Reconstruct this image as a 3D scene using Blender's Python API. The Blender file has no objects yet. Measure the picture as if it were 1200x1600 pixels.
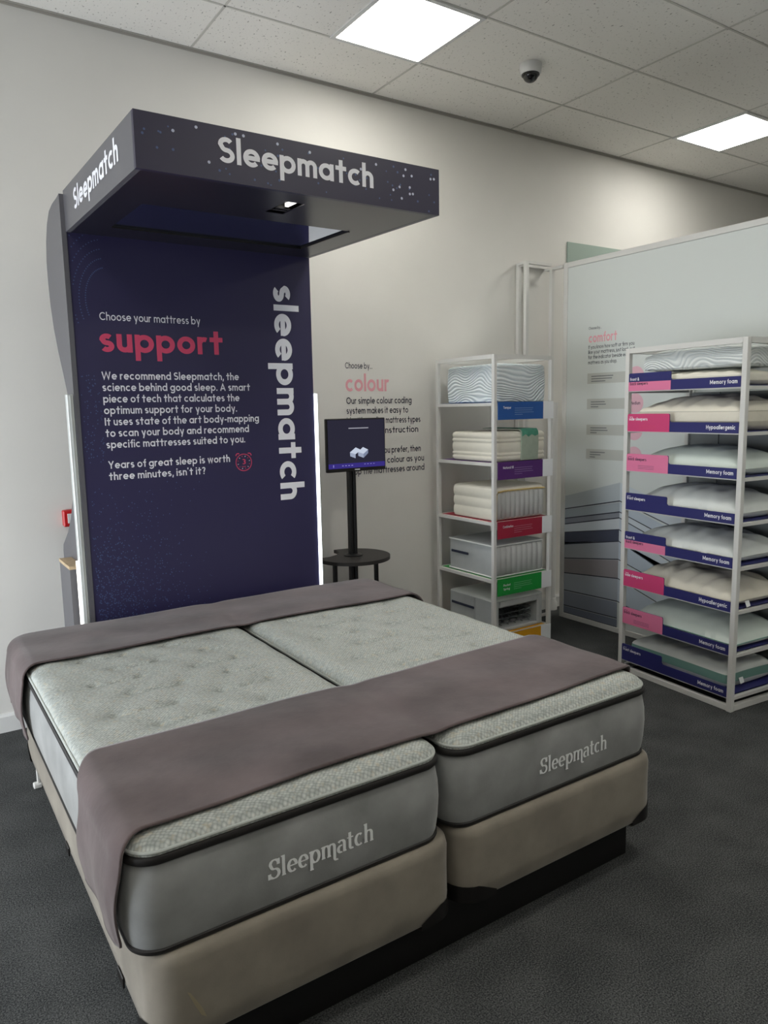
import bpy, math, random
import numpy as np
from mathutils import Vector, Matrix
PI = math.pi
random.seed(7)
rng = np.random.default_rng(11)
SC = bpy.context.scene
COL = SC.collection

# ------------------------------------------------------------------ camera, world, exposure
cam_d = bpy.data.cameras.new('camera')
cam_d.sensor_fit = 'VERTICAL'; cam_d.sensor_height = 24.0
cam_d.lens = 1157.83 / 1600 * 24.0
cam_d.clip_start = 0.05
cam = bpy.data.objects.new('camera', cam_d); COL.objects.link(cam)
RT = Vector((0.8334253, -0.5523092, -0.0188876)); UP = Vector((0.0918983, 0.1048094, 0.9902372)); FW = Vector((0.5449375, 0.8270245, -0.1381071))
m4 = Matrix((RT, UP, -FW)).transposed().to_4x4()
m4.translation = (-1.58856, -4.28756, 1.67699)
cam.matrix_world = m4
SC.camera = cam
SC.view_settings.view_transform = 'Standard'
SC.view_settings.look = 'None'
SC.view_settings.gamma = 1.0
SC.view_settings.use_curve_mapping = False
SC.view_settings.exposure = 0.34
world = bpy.data.worlds.new('world'); SC.world = world
world.use_nodes = True
bg = world.node_tree.nodes['Background']
bg.inputs['Color'].default_value = (0.88, 0.94, 1.0, 1)
bg.inputs['Strength'].default_value = 9.0
SC.cycles.use_denoising = True
SC.cycles.max_bounces = 10
SC.cycles.diffuse_bounces = 6
SC.cycles.sample_clamp_indirect = 8.0
PANEL_E = 16.0          # ceiling light panels
PANEL_C = (1.0, 0.975, 0.90)
ROOM = dict(x0=-3.6, x1=7.5, y0=-8.2, h=3.688)
WIN = dict(y0=-2.5, y1=-0.4, z0=0.10, z1=1.95)

# ------------------------------------------------------------------ helpers
def lin(c):
    return tuple((v/255/12.92 if v/255 <= 0.04045 else ((v/255+0.055)/1.055)**2.4) for v in c)

def mat(name, rgb, rough=0.6, metal=0.0, spec=0.5, noise=None, bump=None, sheen=0.0, emit=None, coat=0.0):
    """noise=(scale, amount) brightness mottling; bump=(scale, strength, distance)"""
    m = bpy.data.materials.new(name); m.use_nodes = True
    nt = m.node_tree; b = nt.nodes['Principled BSDF']
    c = lin(rgb)
    b.inputs['Base Color'].default_value = (*c, 1)
    b.inputs['Roughness'].default_value = rough
    b.inputs['Metallic'].default_value = metal
    b.inputs['Specular IOR Level'].default_value = spec
    if sheen: b.inputs['Sheen Weight'].default_value = sheen; b.inputs['Sheen Roughness'].default_value = 0.4
    if coat: b.inputs['Coat Weight'].default_value = coat
    if emit:
        b.inputs['Emission Color'].default_value = (*lin(rgb), 1); b.inputs['Emission Strength'].default_value = emit
    tc = None
    if noise or bump:
        tc = nt.nodes.new('ShaderNodeTexCoord')
    if noise:
        n = nt.nodes.new('ShaderNodeTexNoise'); n.inputs['Scale'].default_value = noise[0]; n.inputs['Detail'].default_value = 5
        nt.links.new(tc.outputs['Object'], n.inputs['Vector'])
        r = nt.nodes.new('ShaderNodeValToRGB')
        r.color_ramp.elements[0].position = 0.3; r.color_ramp.elements[1].position = 0.7
        lo = tuple(v*(1-noise[1]) for v in c); hi = tuple(min(1, v*(1+noise[1])) for v in c)
        r.color_ramp.elements[0].color = (*lo, 1); r.color_ramp.elements[1].color = (*hi, 1)
        nt.links.new(n.outputs['Fac'], r.inputs['Fac']); nt.links.new(r.outputs['Color'], b.inputs['Base Color'])
    if bump:
        n2 = nt.nodes.new('ShaderNodeTexNoise'); n2.inputs['Scale'].default_value = bump[0]; n2.inputs['Detail'].default_value = 4
        nt.links.new(tc.outputs['Object'], n2.inputs['Vector'])
        bp = nt.nodes.new('ShaderNodeBump'); bp.inputs['Strength'].default_value = bump[1]; bp.inputs['Distance'].default_value = bump[2]
        nt.links.new(n2.outputs['Fac'], bp.inputs['Height']); nt.links.new(bp.outputs['Normal'], b.inputs['Normal'])
    return m

def glow(name, rgb, strength):
    m = bpy.data.materials.new(name); m.use_nodes = True
    nt = m.node_tree; nt.nodes.clear()
    o = nt.nodes.new('ShaderNodeOutputMaterial'); e = nt.nodes.new('ShaderNodeEmission')
    e.inputs['Color'].default_value = (*rgb, 1); e.inputs['Strength'].default_value = strength
    nt.links.new(e.outputs[0], o.inputs['Surface'])
    return m

class MB:
    def __init__(s): s.v = []; s.f = []; s.mi = []
    def add(s, vs, fs, mi=0):
        o = len(s.v); s.v += [tuple(p) for p in vs]
        for f in fs: s.f.append(tuple(i+o for i in f)); s.mi.append(mi)
    def box(s, x0, x1, y0, y1, z0, z1, mi=0, bev=0.0):
        if bev <= 0:
            vs = [(x, y, z) for z in (z0, z1) for y in (y0, y1) for x in (x0, x1)]
            s.add(vs, [(0,2,3,1),(4,5,7,6),(0,1,5,4),(2,6,7,3),(0,4,6,2),(1,3,7,5)], mi)
        else:
            b = min(bev, (x1-x0)*.45, (y1-y0)*.45, (z1-z0)*.45)
            rings = []
            for z, o in ((z0, b), (z0+b, 0), (z1-b, 0), (z1, b)):
                rings.append([(x0+b, y0+o, z), (x1-b, y0+o, z), (x1-o, y0+b, z), (x1-o, y1-b, z), (x1-b, y1-o, z), (x0+b, y1-o, z), (x0+o, y1-b, z), (x0+o, y0+b, z)])
            s.loft(rings, cap=True, mi=mi)
    def loft(s, rings, cap=False, close=True, mi=0):
        n = len(rings[0]); o = len(s.v)
        for r in rings: s.v += [tuple(p) for p in r]
        k = n if close else n-1
        for i in range(len(rings)-1):
            for j in range(k):
                a = o+i*n+j; b = o+i*n+(j+1) % n
                s.f.append((a, b, b+n, a+n)); s.mi.append(mi)
        if cap:
            s.f.append(tuple(o+j for j in range(n-1, -1, -1))); s.mi.append(mi)
            e = o+(len(rings)-1)*n
            s.f.append(tuple(e+j for j in range(n))); s.mi.append(mi)
    def cyl(s, c, r0, r1, h, n=24, axis=2, mi=0, cap=True):
        rings = []
        for z, r in ((0, r0), (h, r1)):
            ring = []
            for k in range(n):
                a = 2*PI*k/n; p = [r*math.cos(a), r*math.sin(a), z]
                if axis == 0: p = [p[2], p[0], p[1]]
                if axis == 1: p = [p[1], p[2], p[0]]
                ring.append((c[0]+p[0], c[1]+p[1], c[2]+p[2]))
            rings.append(ring)
        s.loft(rings, cap=cap, mi=mi)
    def lathe(s, c, prof, n=32, mi=0):
        s.loft([[(c[0]+r*math.cos(2*PI*k/n), c[1]+r*math.sin(2*PI*k/n), c[2]+z) for k in range(n)] for r, z in prof], cap=True, mi=mi)
    def tube(s, pts, r, n=8, closed=False, mi=0):
        pts = [Vector(p) for p in pts]; N = len(pts); rings = []
        for i, p in enumerate(pts):
            a = pts[(i-1) % N] if (closed or i > 0) else p
            b = pts[(i+1) % N] if (closed or i < N-1) else p
            t = (b-a).normalized()
            up = Vector((0,0,1)) if abs(t.z) < .9 else Vector((1,0,0))
            u = t.cross(up).normalized(); w = u.cross(t)
            rings.append([tuple(p + (u*math.cos(2*PI*k/n) + w*math.sin(2*PI*k/n))*r) for k in range(n)])
        if closed: rings.append(rings[0])
        s.loft(rings, cap=not closed, mi=mi)
    def prism(s, poly, fn, d, mi=0):
        """poly 2D list; fn(a,b,t)->3D; thickness t in 0..d"""
        n = len(poly); o = len(s.v)
        s.v += [fn(a, b, 0) for a, b in poly] + [fn(a, b, d) for a, b in poly]
        s.f.append(tuple(o+i for i in range(n-1, -1, -1))); s.mi.append(mi)
        s.f.append(tuple(o+n+i for i in range(n))); s.mi.append(mi)
        for i in range(n):
            j = (i+1) % n; s.f.append((o+i, o+j, o+n+j, o+n+i)); s.mi.append(mi)
    def poly(s, pts, mi=0):
        o = len(s.v); s.v += [tuple(p) for p in pts]; s.f.append(tuple(range(o, o+len(pts)))); s.mi.append(mi)
    def build(s, name, m, parent=None, smooth=False, angle=40, loc=None):
        me = bpy.data.meshes.new(name); me.from_pydata(s.v, [], s.f)
        ms = m if isinstance(m, (list, tuple)) else [m]
        for q in ms: me.materials.append(q)
        if len(ms) > 1: me.polygons.foreach_set('material_index', s.mi)
        me.update()
        import bmesh
        bm = bmesh.new(); bm.from_mesh(me); bmesh.ops.recalc_face_normals(bm, faces=bm.faces[:]); bm.to_mesh(me); bm.free()
        if smooth:
            me.polygons.foreach_set('use_smooth', [True]*len(me.polygons))
            try: me.set_sharp_from_angle(angle=math.radians(angle))
            except Exception: pass
        o = bpy.data.objects.new(name, me); COL.objects.link(o)
        if parent is not None: o.parent = parent
        if loc: o.location = loc
        return o

def flatmesh(mb, name, m, parent=None):
    """flat printed or cut-out shapes: keep the face winding given"""
    me = bpy.data.meshes.new(name); me.from_pydata(mb.v, [], mb.f)
    ms = m if isinstance(m, (list, tuple)) else [m]
    for q in ms: me.materials.append(q)
    if len(ms) > 1: me.polygons.foreach_set('material_index', mb.mi)
    me.update()
    o = bpy.data.objects.new(name, me); COL.objects.link(o)
    if parent is not None: o.parent = parent
    return o

def tag(o, label, cat, group=None):
    o['label'] = label; o['category'] = cat
    if group: o['group'] = group
    return o
def struct(o): o['kind'] = 'structure'; return o
def empty(name, loc=(0,0,0), rz=0.0):
    o = bpy.data.objects.new(name, None); COL.objects.link(o); o.location = loc; o.rotation_euler = (0,0,rz); o.empty_display_size = .1
    return o

def rrect(cx, cy, hx, hy, r, z, n=8):
    pts = []
    for (sx, sy, a0) in ((1,-1,-PI/2), (1,1,0), (-1,1,PI/2), (-1,-1,PI)):
        for k in range(n+1):
            a = a0 + k*PI/2/n
            pts.append((cx+sx*(hx-r)+r*math.cos(a), cy+sy*(hy-r)+r*math.sin(a), z))
    return pts

# ------------------------------------------------------------------ stroke lettering
def arc(cx, cy, rx, ry, a0, a1, n=None):
    n = n or max(4, int(abs(a1-a0)/11))
    return [(cx+rx*math.cos(math.radians(a0+(a1-a0)*k/n)), cy+ry*math.sin(math.radians(a0+(a1-a0)*k/n))) for k in range(n+1)]
def dot(cx, cy, r, n=12): return ('fill', arc(cx, cy, r, r, 0, 360, n)[:-1])

def glyph(ch, w):
    """x-height 1, stroke width w; returns (strokes, advance without spacing)"""
    h = w/2; R = .5-h
    A = 1.48; D = -.45
    o = arc(.5, .5, R, R, 0, 360, 28)
    S = lambda *p: list(p)
    nr = .40-h
    def arch(x0, wd=.80):
        r = wd/2-h
        return [(x0+h, 0), (x0+h, 1-h-r)] if False else [(x0+h, .5)] + arc(x0+wd/2, 1-h-r, r, r, 180, 0) + [(x0+wd-h, 0)]
    if ch == 'o': return [o], 1.0
    if ch == 'a': return [o, S((1-h,0),(1-h,1))], 1.0
    if ch == 'b': return [o, S((h,0),(h,A))], 1.0
    if ch == 'd': return [o, S((1-h,0),(1-h,A))], 1.0
    if ch == 'p': return [o, S((h,D),(h,1))], 1.0
    if ch == 'q': return [o, S((1-h,D),(1-h,1))], 1.0
    if ch == 'g': return [o, [(1-h,1),(1-h,0)] + arc(.5, -.02, R, .43-h, 0, -150)], 1.0
    if ch == 'c': return [arc(.5, .5, R, R, 48, 312)], .88
    if ch == 'e': return [arc(.5, .5, R, R, 0, 318), S((h,.5),(.985,.5))], .98
    if ch == 'f': return [[(.22+h,0),(.22+h,A-.3)] + arc(.22+h+.22, A-.3, .22, .3-h, 180, 80), S((0,1-h),(.60,1-h))], .56
    if ch == 'h': return [S((h,0),(h,A)), arch(0)], .80
    if ch == 'n': return [S((h,0),(h,1)), arch(0)], .80
    if ch == 'm': return [S((h,0),(h,1)), arch(0,.76), arch(.76-w,.76)], 1.52-w
    if ch == 'r': return [S((h,0),(h,1)), [(h,.5)] + arc(.40, 1-h-(.40-h), .40-h, .40-h, 180, 62)], .58
    if ch == 'u':
        r = .40-h
        return [[(h,1),(h,r+h)] + arc(.40, r+h, r, r, 180, 360) + [(.80-h,1)], S((.80-h,0),(.80-h,1))], .80
    if ch == 'i': return [S((h,0),(h,1)), dot(h, 1.30, h*1.25)], w
    if ch == 'j': return [S((h,-.3),(h,1)), dot(h, 1.30, h*1.25)], w
    if ch == 'l': return [S((h,0),(h,A))], w
    if ch == 't': return [S((.24+h,0),(.24+h,1.36)), S((0,1-h),(.48+w,1-h))], .48+w
    if ch == 's':
        r = (1-w)/4+.0
        return [arc(.36, 1-h-r, .36-h, r, 40, 200)[:-2] + arc(.36, 1-h-r, .30-h*.8, r, 200, 270)[2:] + arc(.36, h+r, .36-h, r, 90, -145)], .72
    if ch == 'v': return [S((h,1),(.45,h*.5),(.90-h,1))], .90
    if ch == 'w': return [S((h,1),(.34,h*.5),(.62,.95),(.90,h*.5),(1.24-h,1))], 1.24
    if ch == 'x': return [S((h,0),(.8-h,1)), S((h,1),(.8-h,0))], .8
    if ch == 'y': return [S((h,1),(.47,.06)), S((.90-h,1),(.36,D))], .90
    if ch == 'z': return [S((0,1-h),(.66,1-h),(.06,h),(.72,h))], .72
    if ch == 'k': return [S((h,0),(h,A)), S((h,.42),(.72-h,1)), S((.26,.58),(.78-h,0))], .78
    C = 1.40
    if ch == 'S':
        r = (C-w)/4
        return [arc(.47, C-h-r, .45-h, r, 35, 200)[:-2] + arc(.47, C-h-r, .40-h, r, 200, 270)[2:] + arc(.47, h+r, .47-h, r, 90, -150)], .94
    if ch == 'C': return [arc(.70, C/2, .70-h, C/2-h, 45, 315)], 1.22
    if ch == 'O': return [arc(.70, C/2, .70-h, C/2-h, 0, 360, 32)], 1.40
    if ch == 'W': return [S((h,C),(.45,h),(.86,C-.1),(1.27,h),(1.72-h,C))], 1.72
    if ch == 'I': return [S((h,0),(h,C))], w
    if ch == 'A': return [S((h,0),(.62,C-h),(1.24-h,0)), S((.26,.42),(.98,.42))], 1.24
    if ch == 'Y': return [S((h,C),(.55,.62),(1.1-h,C)), S((.55,.66),(.55,0))], 1.10
    if ch == 'M': return [S((h,0),(h,C)), S((h,C-h),(.68,.35),(1.36-h,C-h)), S((1.36-h,C),(1.36-h,0))], 1.36
    if ch == 'H': return [S((h,0),(h,C)), S((1.08-h,0),(1.08-h,C)), S((h,.72),(1.08-h,.72))], 1.08
    if ch == 'T': return [S((0,C-h),(.96,C-h)), S((.48,C-h),(.48,0))], .96
    if ch == 'N': return [S((h,0),(h,C)), S((h,C-h),(1.1-h,h)), S((1.1-h,0),(1.1-h,C))], 1.1
    if ch == 'P': return [S((h,0),(h,C)), [(h,C-h),(.5,C-h)] + arc(.5, C-h-.36, .36-h*.2, .36, 90, -90) + [(h,C-h-.72)]], .88
    if ch == 'F': return [S((h,0),(h,C)), S((h,C-h),(.8,C-h)), S((h,.74),(.72,.74))], .8
    if ch == '3':
        r = (C-w)/4
        return [arc(.40, C-h-r, .40-h, r, 140, -90), arc(.40, h+r, .42-h, r, 90, -140)], .82
    if ch == '&': return [[(1.0,0),(.28,.92)] + arc(.46, 1.12, .24, .22, 215, -40)[1:] + [(.28,.62)] + arc(.42, .36, .42-h, .36-h, 130, 330) + [(1.0,.72)]], 1.0
    if ch == '.': return [dot(h*1.1, h*1.1, h*1.2)], w*1.1
    if ch == ',': return [S((h*1.6,w*1.1),(h*.6,-.24))], w*1.1
    if ch == "'": return [S((h,A),(h*.7,A-.36))], w
    if ch == '-': return [S((0,.52),(.5,.52))], .5
    if ch == '?': return [arc(.36, 1.04, .36-h, .36-h, 165, -60) + [(.38,.42)], dot(.38, h*1.1, h*1.2)], .74
    return [], .5

def sweep(mb, pts, wfn, P, mi=0):
    pts = [p for i, p in enumerate(pts) if i == 0 or math.hypot(p[0]-pts[i-1][0], p[1]-pts[i-1][1]) > 1e-5]
    n = len(pts)
    closed = n > 3 and math.hypot(pts[0][0]-pts[-1][0], pts[0][1]-pts[-1][1]) < 1e-6
    if closed: pts = pts[:-1]; n -= 1
    L = []; Rr = []
    for i in range(n):
        if closed: a, b, c = pts[i-1], pts[i], pts[(i+1) % n]
        else: a, b, c = pts[max(i-1,0)], pts[i], pts[min(i+1,n-1)]
        d1 = (b[0]-a[0], b[1]-a[1]); d2 = (c[0]-b[0], c[1]-b[1])
        if not closed and i == 0: d1 = d2
        if not closed and i == n-1: d2 = d1
        l1 = math.hypot(*d1) or 1; l2 = math.hypot(*d2) or 1
        n1 = (-d1[1]/l1, d1[0]/l1); n2 = (-d2[1]/l2, d2[0]/l2)
        mx, my = n1[0]+n2[0], n1[1]+n2[1]; ml = math.hypot(mx, my) or 1
        mx, my = mx/ml, my/ml
        k = 1/max(.45, mx*n1[0]+my*n1[1])
        hw = wfn(d1[0]/l1+d2[0]/l2, d1[1]/l1+d2[1]/l2)/2*k
        L.append((b[0]+mx*hw, b[1]+my*hw)); Rr.append((b[0]-mx*hw, b[1]-my*hw))
    o = len(mb.v)
    for l, r in zip(L, Rr): mb.v.append(P(*l)); mb.v.append(P(*r))
    rng_ = range(n) if closed else range(n-1)
    for i in rng_:
        j = (i+1) % n
        mb.f.append((o+2*i, o+2*i+1, o+2*j+1, o+2*j)); mb.mi.append(mi)

def text_width(s, w, gap):
    x = 0
    for ch in s: x += (.42 if ch == ' ' else glyph(ch, w)[1] + gap)
    return x-gap

def text(mb, s, org, u, v, xh, width=None, w=.2, gap=.16, mi=0, lift=0.0):
    """sans lettering: org = left end of the baseline; u, v unit vectors"""
    org = Vector(org); u = Vector(u); v = Vector(v); n1 = u.cross(v).normalized(); nrm = n1*lift
    tw = text_width(s, w, gap); sx = (width/tw) if width else xh
    x = 0
    for ch in s:
        if ch == ' ': x += .42; continue
        st, adv = glyph(ch, w)
        for qi, q in enumerate(st):
            P = lambda a, b, x=x, qi=qi: tuple(org + u*((x+a)*sx) + v*(b*xh) + nrm + n1*(.00012*qi))
            if isinstance(q, tuple): mb.poly([P(*p) for p in q[1]], mi)
            else: sweep(mb, q, lambda dx, dy: w, P, mi)
        x += adv+gap

def serif_text(mb, org, u, v, xh, width, lift=0.001, mi=0):
    """the bulky old-style logo sewn on the mattresses"""
    org = Vector(org); u = Vector(u); v = Vector(v); n1 = u.cross(v).normalized(); nrm = n1*lift
    K, T = .26, .10
    A = 1.55
    def W(dx, dy):
        l = math.hypot(dx, dy) or 1
        return T+(K-T)*abs(dy)/l
    bar = lambda x, y, d=.17: [(x-d, y), (x+d, y)]
    fixed = []
    ov = lambda cx: arc(cx, .5, .33, .45, 0, 360, 26)
    stem = lambda x, y0, y1: [(x, y0), (x, y1)]
    G = {
     'S': ([arc(.48, 1.10, .34, .34, 30, 200)[:-2] + arc(.48, 1.10, .30, .36, 205, 268) + arc(.46, .40, .38, .35, 85, -150), [(.80,1.02),(.80,1.46)], [(.06,.04),(.06,.46)]], .98),
     'l': ([stem(.22, 0, A), bar(.22, .05), [(.02, A-.05), (.24, A-.05)]], .46),
     'e': ([arc(.46, .5, .33, .45, 0, 315), [(.13,.52),(.84,.52)]], .90),
     'p': ([stem(.22, -.5, 1.0), bar(.22, -.45), [(.02,.93),(.24,.93)], ov(.56)], 1.02),
     'm': ([stem(.22, 0, 1.0), bar(.22, .05), [(.02,.93),(.24,.93)], [(.22,.6)] + arc(.47, .68, .25, .27, 170, 0) + [(.72,0)], bar(.72,.05), [(.72,.6)] + arc(.97, .68, .25, .27, 170, 0) + [(1.22,-.2)] + arc(1.42, -.2, .20, .2, 180, 300)], 1.40),
     'a': ([arc(.42, .70, .28, .26, 150, 0) + [(.70, 0)], arc(.40, .30, .27, .27, 70, 290), bar(.76,.05,.12)], .90),
     't': ([stem(.28, .2, 1.36), [(.28,.25)] + arc(.46, .24, .18, .2, 180, 310), [(.02,.95),(.60,.95)]], .66),
     'c': ([arc(.46, .5, .33, .45, 50, 310)], .84),
     'h': ([stem(.22, 0, A), bar(.22,.05), [(.02,A-.05),(.24,A-.05)], [(.22,.6)] + arc(.49, .68, .27, .27, 170, 0) + [(.76,0)], bar(.76,.05)], .98),
    }
    s = 'Sleepmatch'
    tw = sum(G[c][1] for c in s)+.04*(len(s)-1); sx = width/tw; x = 0
    for c in s:
        st, adv = G[c]
        for qi, q in enumerate(st):
            sweep(mb, q, W, lambda a, b, x=x, qi=qi: tuple(org + u*((x+a)*sx) + v*(b*xh) + nrm + n1*(.00012*qi)), mi)
        x += adv+.04

# ------------------------------------------------------------------ materials
M = {}
M['wall'] = mat('white_wall_paint', (220,218,213), .75, noise=(3, .02), bump=(60, .06, .002))
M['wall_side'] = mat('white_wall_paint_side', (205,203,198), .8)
M['ceil'] = None
M['white_gloss'] = mat('white_gloss_paint', (222,222,220), .35)
M['white_metal'] = mat('white_powder_coat', (212,211,207), .42)
M['black_metal'] = mat('black_powder_coat', (20,20,22), .38)
M['black_plastic'] = mat('black_plastic', (22,19,18), .35)
M['black_top'] = mat('black_laminate', (40,37,36), .5)
M['navy'] = mat('navy_printed_laminate', (48,45,80), .36, spec=.5)
M['navy_canopy'] = mat('navy_canopy_print', (47,44,66), .38, spec=.5)
M['navy_daylit'] = mat('navy_daylit_laminate', (92,91,96), .38, spec=.7)  # same navy laminate, greyed so window daylight is painted into its colour
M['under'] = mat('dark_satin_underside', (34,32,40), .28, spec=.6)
M['letter_white'] = mat('white_vinyl', (240,240,246), .5)
M['letter_pink'] = mat('raspberry_vinyl', (212,72,108), .5)
M['letter_rose'] = mat('rose_vinyl', (230,164,174), .5)
M['letter_navy'] = mat('navy_vinyl', (36,38,58), .5)
M['dot_blue'] = mat('blue_print_dots', (72,90,130), .5)
M['dot_pale'] = mat('pale_print_dots', (190,195,215), .5)
M['alu'] = mat('white_aluminium', (205,208,206), .35, metal=.1)
M['ply'] = mat('plywood_edge', (196,172,138), .6, noise=(40, .15))
M['red'] = mat('red_plastic', (190,30,34), .4)
M['led'] = glow('led_strip_light', (.86,.93,1.0), 5.0)
M['led_soft'] = glow('led_strip_light_soft', (1,.98,.93), 2.2)
M['panel'] = glow('light_diffuser', PANEL_C, PANEL_E)
M['mirror'] = mat('tinted_mirror', (200,214,242), .04, metal=1.0)
M['dark_glass'] = mat('dark_glass', (10,10,12), .05, spec=.8)

def ceiling_mat():
    m = mat('mineral_fibre_tile', (246,243,237), .9, bump=(140, .25, .004))
    nt = m.node_tree; b = nt.nodes['Principled BSDF']
    tc = nt.nodes.new('ShaderNodeTexCoord')
    v = nt.nodes.new('ShaderNodeTexNoise'); v.inputs['Scale'].default_value = 90; v.inputs['Detail'].default_value = 2
    mp = nt.nodes.new('ShaderNodeMapping'); mp.inputs['Scale'].default_value = (1, .55, 1)
    nt.links.new(tc.outputs['Object'], mp.inputs['Vector']); nt.links.new(mp.outputs['Vector'], v.inputs['Vector'])
    r = nt.nodes.new('ShaderNodeValToRGB'); e = r.color_ramp.elements
    e[0].position = .27; e[0].color = (*lin((160,156,148)), 1); e[1].position = .36; e[1].color = (*lin((246,243,237)), 1)
    nt.links.new(v.outputs['Fac'], r.inputs['Fac']); nt.links.new(r.outputs['Color'], b.inputs['Base Color'])
    return m
M['ceil'] = ceiling_mat()

def carpet_mat():
    m = mat('charcoal_loop_carpet', (70,70,70), .95, spec=.15)
    nt = m.node_tree; b = nt.nodes['Principled BSDF']; tc = nt.nodes.new('ShaderNodeTexCoord')
    a = nt.nodes.new('ShaderNodeTexNoise'); a.inputs['Scale'].default_value = 210; a.inputs['Detail'].default_value = 3
    c = nt.nodes.new('ShaderNodeTexNoise'); c.inputs['Scale'].default_value = 5; c.inputs['Detail'].default_value = 4
    for t in (a, c): nt.links.new(tc.outputs['Object'], t.inputs['Vector'])
    r = nt.nodes.new('ShaderNodeValToRGB'); e = r.color_ramp.elements
    e[0].position = .38; e[0].color = (*lin((44,46,47)), 1); e[1].position = .70; e[1].color = (*lin((100,101,100)), 1)
    mx = nt.nodes.new('ShaderNodeMath'); mx.operation = 'MULTIPLY_ADD'; mx.inputs[1].default_value = .22; 
    nt.links.new(c.outputs['Fac'], mx.inputs[0]); 
    sb = nt.nodes.new('ShaderNodeMath'); sb.operation = 'ADD'; sb.inputs[1].default_value = -.11
    nt.links.new(a.outputs['Fac'], sb.inputs[0]); nt.links.new(sb.outputs[0], mx.inputs[2])
    nt.links.new(mx.outputs[0], r.inputs['Fac']); nt.links.new(r.outputs['Color'], b.inputs['Base Color'])
    bp = nt.nodes.new('ShaderNodeBump'); bp.inputs['Strength'].default_value = .04; bp.inputs['Distance'].default_value = .002
    nt.links.new(a.outputs['Fac'], bp.inputs['Height']); nt.links.new(bp.outputs['Normal'], b.inputs['Normal'])
    return m
M['carpet'] = carpet_mat()

def knit_mat(name, base, dark, fleck, scale=95):
    m = mat(name, base, .85, spec=.2)
    nt = m.node_tree; b = nt.nodes['Principled BSDF']; tc = nt.nodes.new('ShaderNodeTexCoord')
    mp = nt.nodes.new('ShaderNodeMapping'); mp.inputs['Rotation'].default_value = (0, 0, .6); mp.inputs['Scale'].default_value = (1, 1.5, .25)
    nt.links.new(tc.outputs['Object'], mp.inputs['Vector'])
    v = nt.nodes.new('ShaderNodeTexVoronoi'); v.inputs['Scale'].default_value = scale; v.inputs['Randomness'].default_value = .35
    nt.links.new(mp.outputs['Vector'], v.inputs['Vector'])
    r = nt.nodes.new('ShaderNodeValToRGB'); e = r.color_ramp.elements
    e[0].position = .15; e[0].color = (*lin(base), 1); e[1].position = .75; e[1].color = (*lin(dark), 1)
    nt.links.new(v.outputs['Distance'], r.inputs['Fac'])
    n = nt.nodes.new('ShaderNodeTexNoise'); n.inputs['Scale'].default_value = 55; n.inputs['Detail'].default_value = 2
    nt.links.new(tc.outputs['Object'], n.inputs['Vector'])
    r2 = nt.nodes.new('ShaderNodeValToRGB'); r2.color_ramp.elements[0].position = .55; r2.color_ramp.elements[1].position = .72
    r2.color_ramp.elements[0].color = (0,0,0,1); r2.color_ramp.elements[1].color = (.6,.6,.6,1)
    nt.links.new(n.outputs['Fac'], r2.inputs['Fac'])
    mx = nt.nodes.new('ShaderNodeMixRGB'); mx.inputs['Color2'].default_value = (*lin(fleck), 1)
    nt.links.new(r2.outputs['Color'], mx.inputs['Fac']); nt.links.new(r.outputs['Color'], mx.inputs['Color1'])
    nt.links.new(mx.outputs['Color'], b.inputs['Base Color'])
    bp = nt.nodes.new('ShaderNodeBump'); bp.inputs['Strength'].default_value = .6; bp.inputs['Distance'].default_value = .003; bp.invert = True
    nt.links.new(v.outputs['Distance'], bp.inputs['Height']); nt.links.new(bp.outputs['Normal'], b.inputs['Normal'])
    return m
M['knit'] = knit_mat('grey_green_knit', (200,204,199), (146,151,147), (190,180,158), 95)
M['velour'] = mat('grey_velour', (146,147,146), .8, spec=.15, noise=(7, .20), sheen=.35, bump=(220, .12, .002))
M['beige_velour'] = mat('taupe_velour', (134,127,116), .85, spec=.12, noise=(6, .18), sheen=.3, bump=(220, .12, .002))
M['throw'] = mat('mauve_brown_plush', (95,84,84), .85, spec=.1, noise=(4.5, .30), sheen=.3, bump=(30, .1, .01))
M['band'] = mat('black_binding_tape', (26,23,22), .6)
M['seam'] = mat('pale_piping', (176,180,175), .8)
M['silver'] = mat('silver_embroidery', (246,248,248), .5)
M['gold'] = mat('scuff_mark', (150,138,112), .6)

def wavy_mat(name, base, dark, scale, dist, strength=.7):
    m = mat(name, base, .75, spec=.25)
    nt = m.node_tree; b = nt.nodes['Principled BSDF']; tc = nt.nodes.new('ShaderNodeTexCoord')
    w = nt.nodes.new('ShaderNodeTexWave'); w.wave_type = 'BANDS'; w.bands_direction = 'Z'
    w.inputs['Scale'].default_value = scale; w.inputs['Distortion'].default_value = dist; w.inputs['Detail'].default_value = 0; w.inputs['Detail Scale'].default_value = .30
    nt.links.new(tc.outputs['Object'], w.inputs['Vector'])
    r = nt.nodes.new('ShaderNodeValToRGB'); r.color_ramp.elements[0].color = (*lin(dark), 1); r.color_ramp.elements[1].color = (*lin(base), 1)
    r.color_ramp.elements[0].position = .0; r.color_ramp.elements[1].position = .45
    nt.links.new(w.outputs['Fac'], r.inputs['Fac']); nt.links.new(r.outputs['Color'], b.inputs['Base Color'])
    bp = nt.nodes.new('ShaderNodeBump'); bp.inputs['Strength'].default_value = strength; bp.inputs['Distance'].default_value = .008
    nt.links.new(w.outputs['Fac'], bp.inputs['Height']); nt.links.new(bp.outputs['Normal'], b.inputs['Normal'])
    return m
M['wavy'] = wavy_mat('pale_blue_wave_quilt', (226,233,235), (196,208,212), 16, 32, .7)
M['wavy_pillow'] = wavy_mat('white_wave_quilt', (222,226,224), (200,207,207), 18, 32, .5)
M['cream'] = mat('cream_ticking', (226,222,208), .8, noise=(14, .03), bump=(40, .15, .004))
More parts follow.
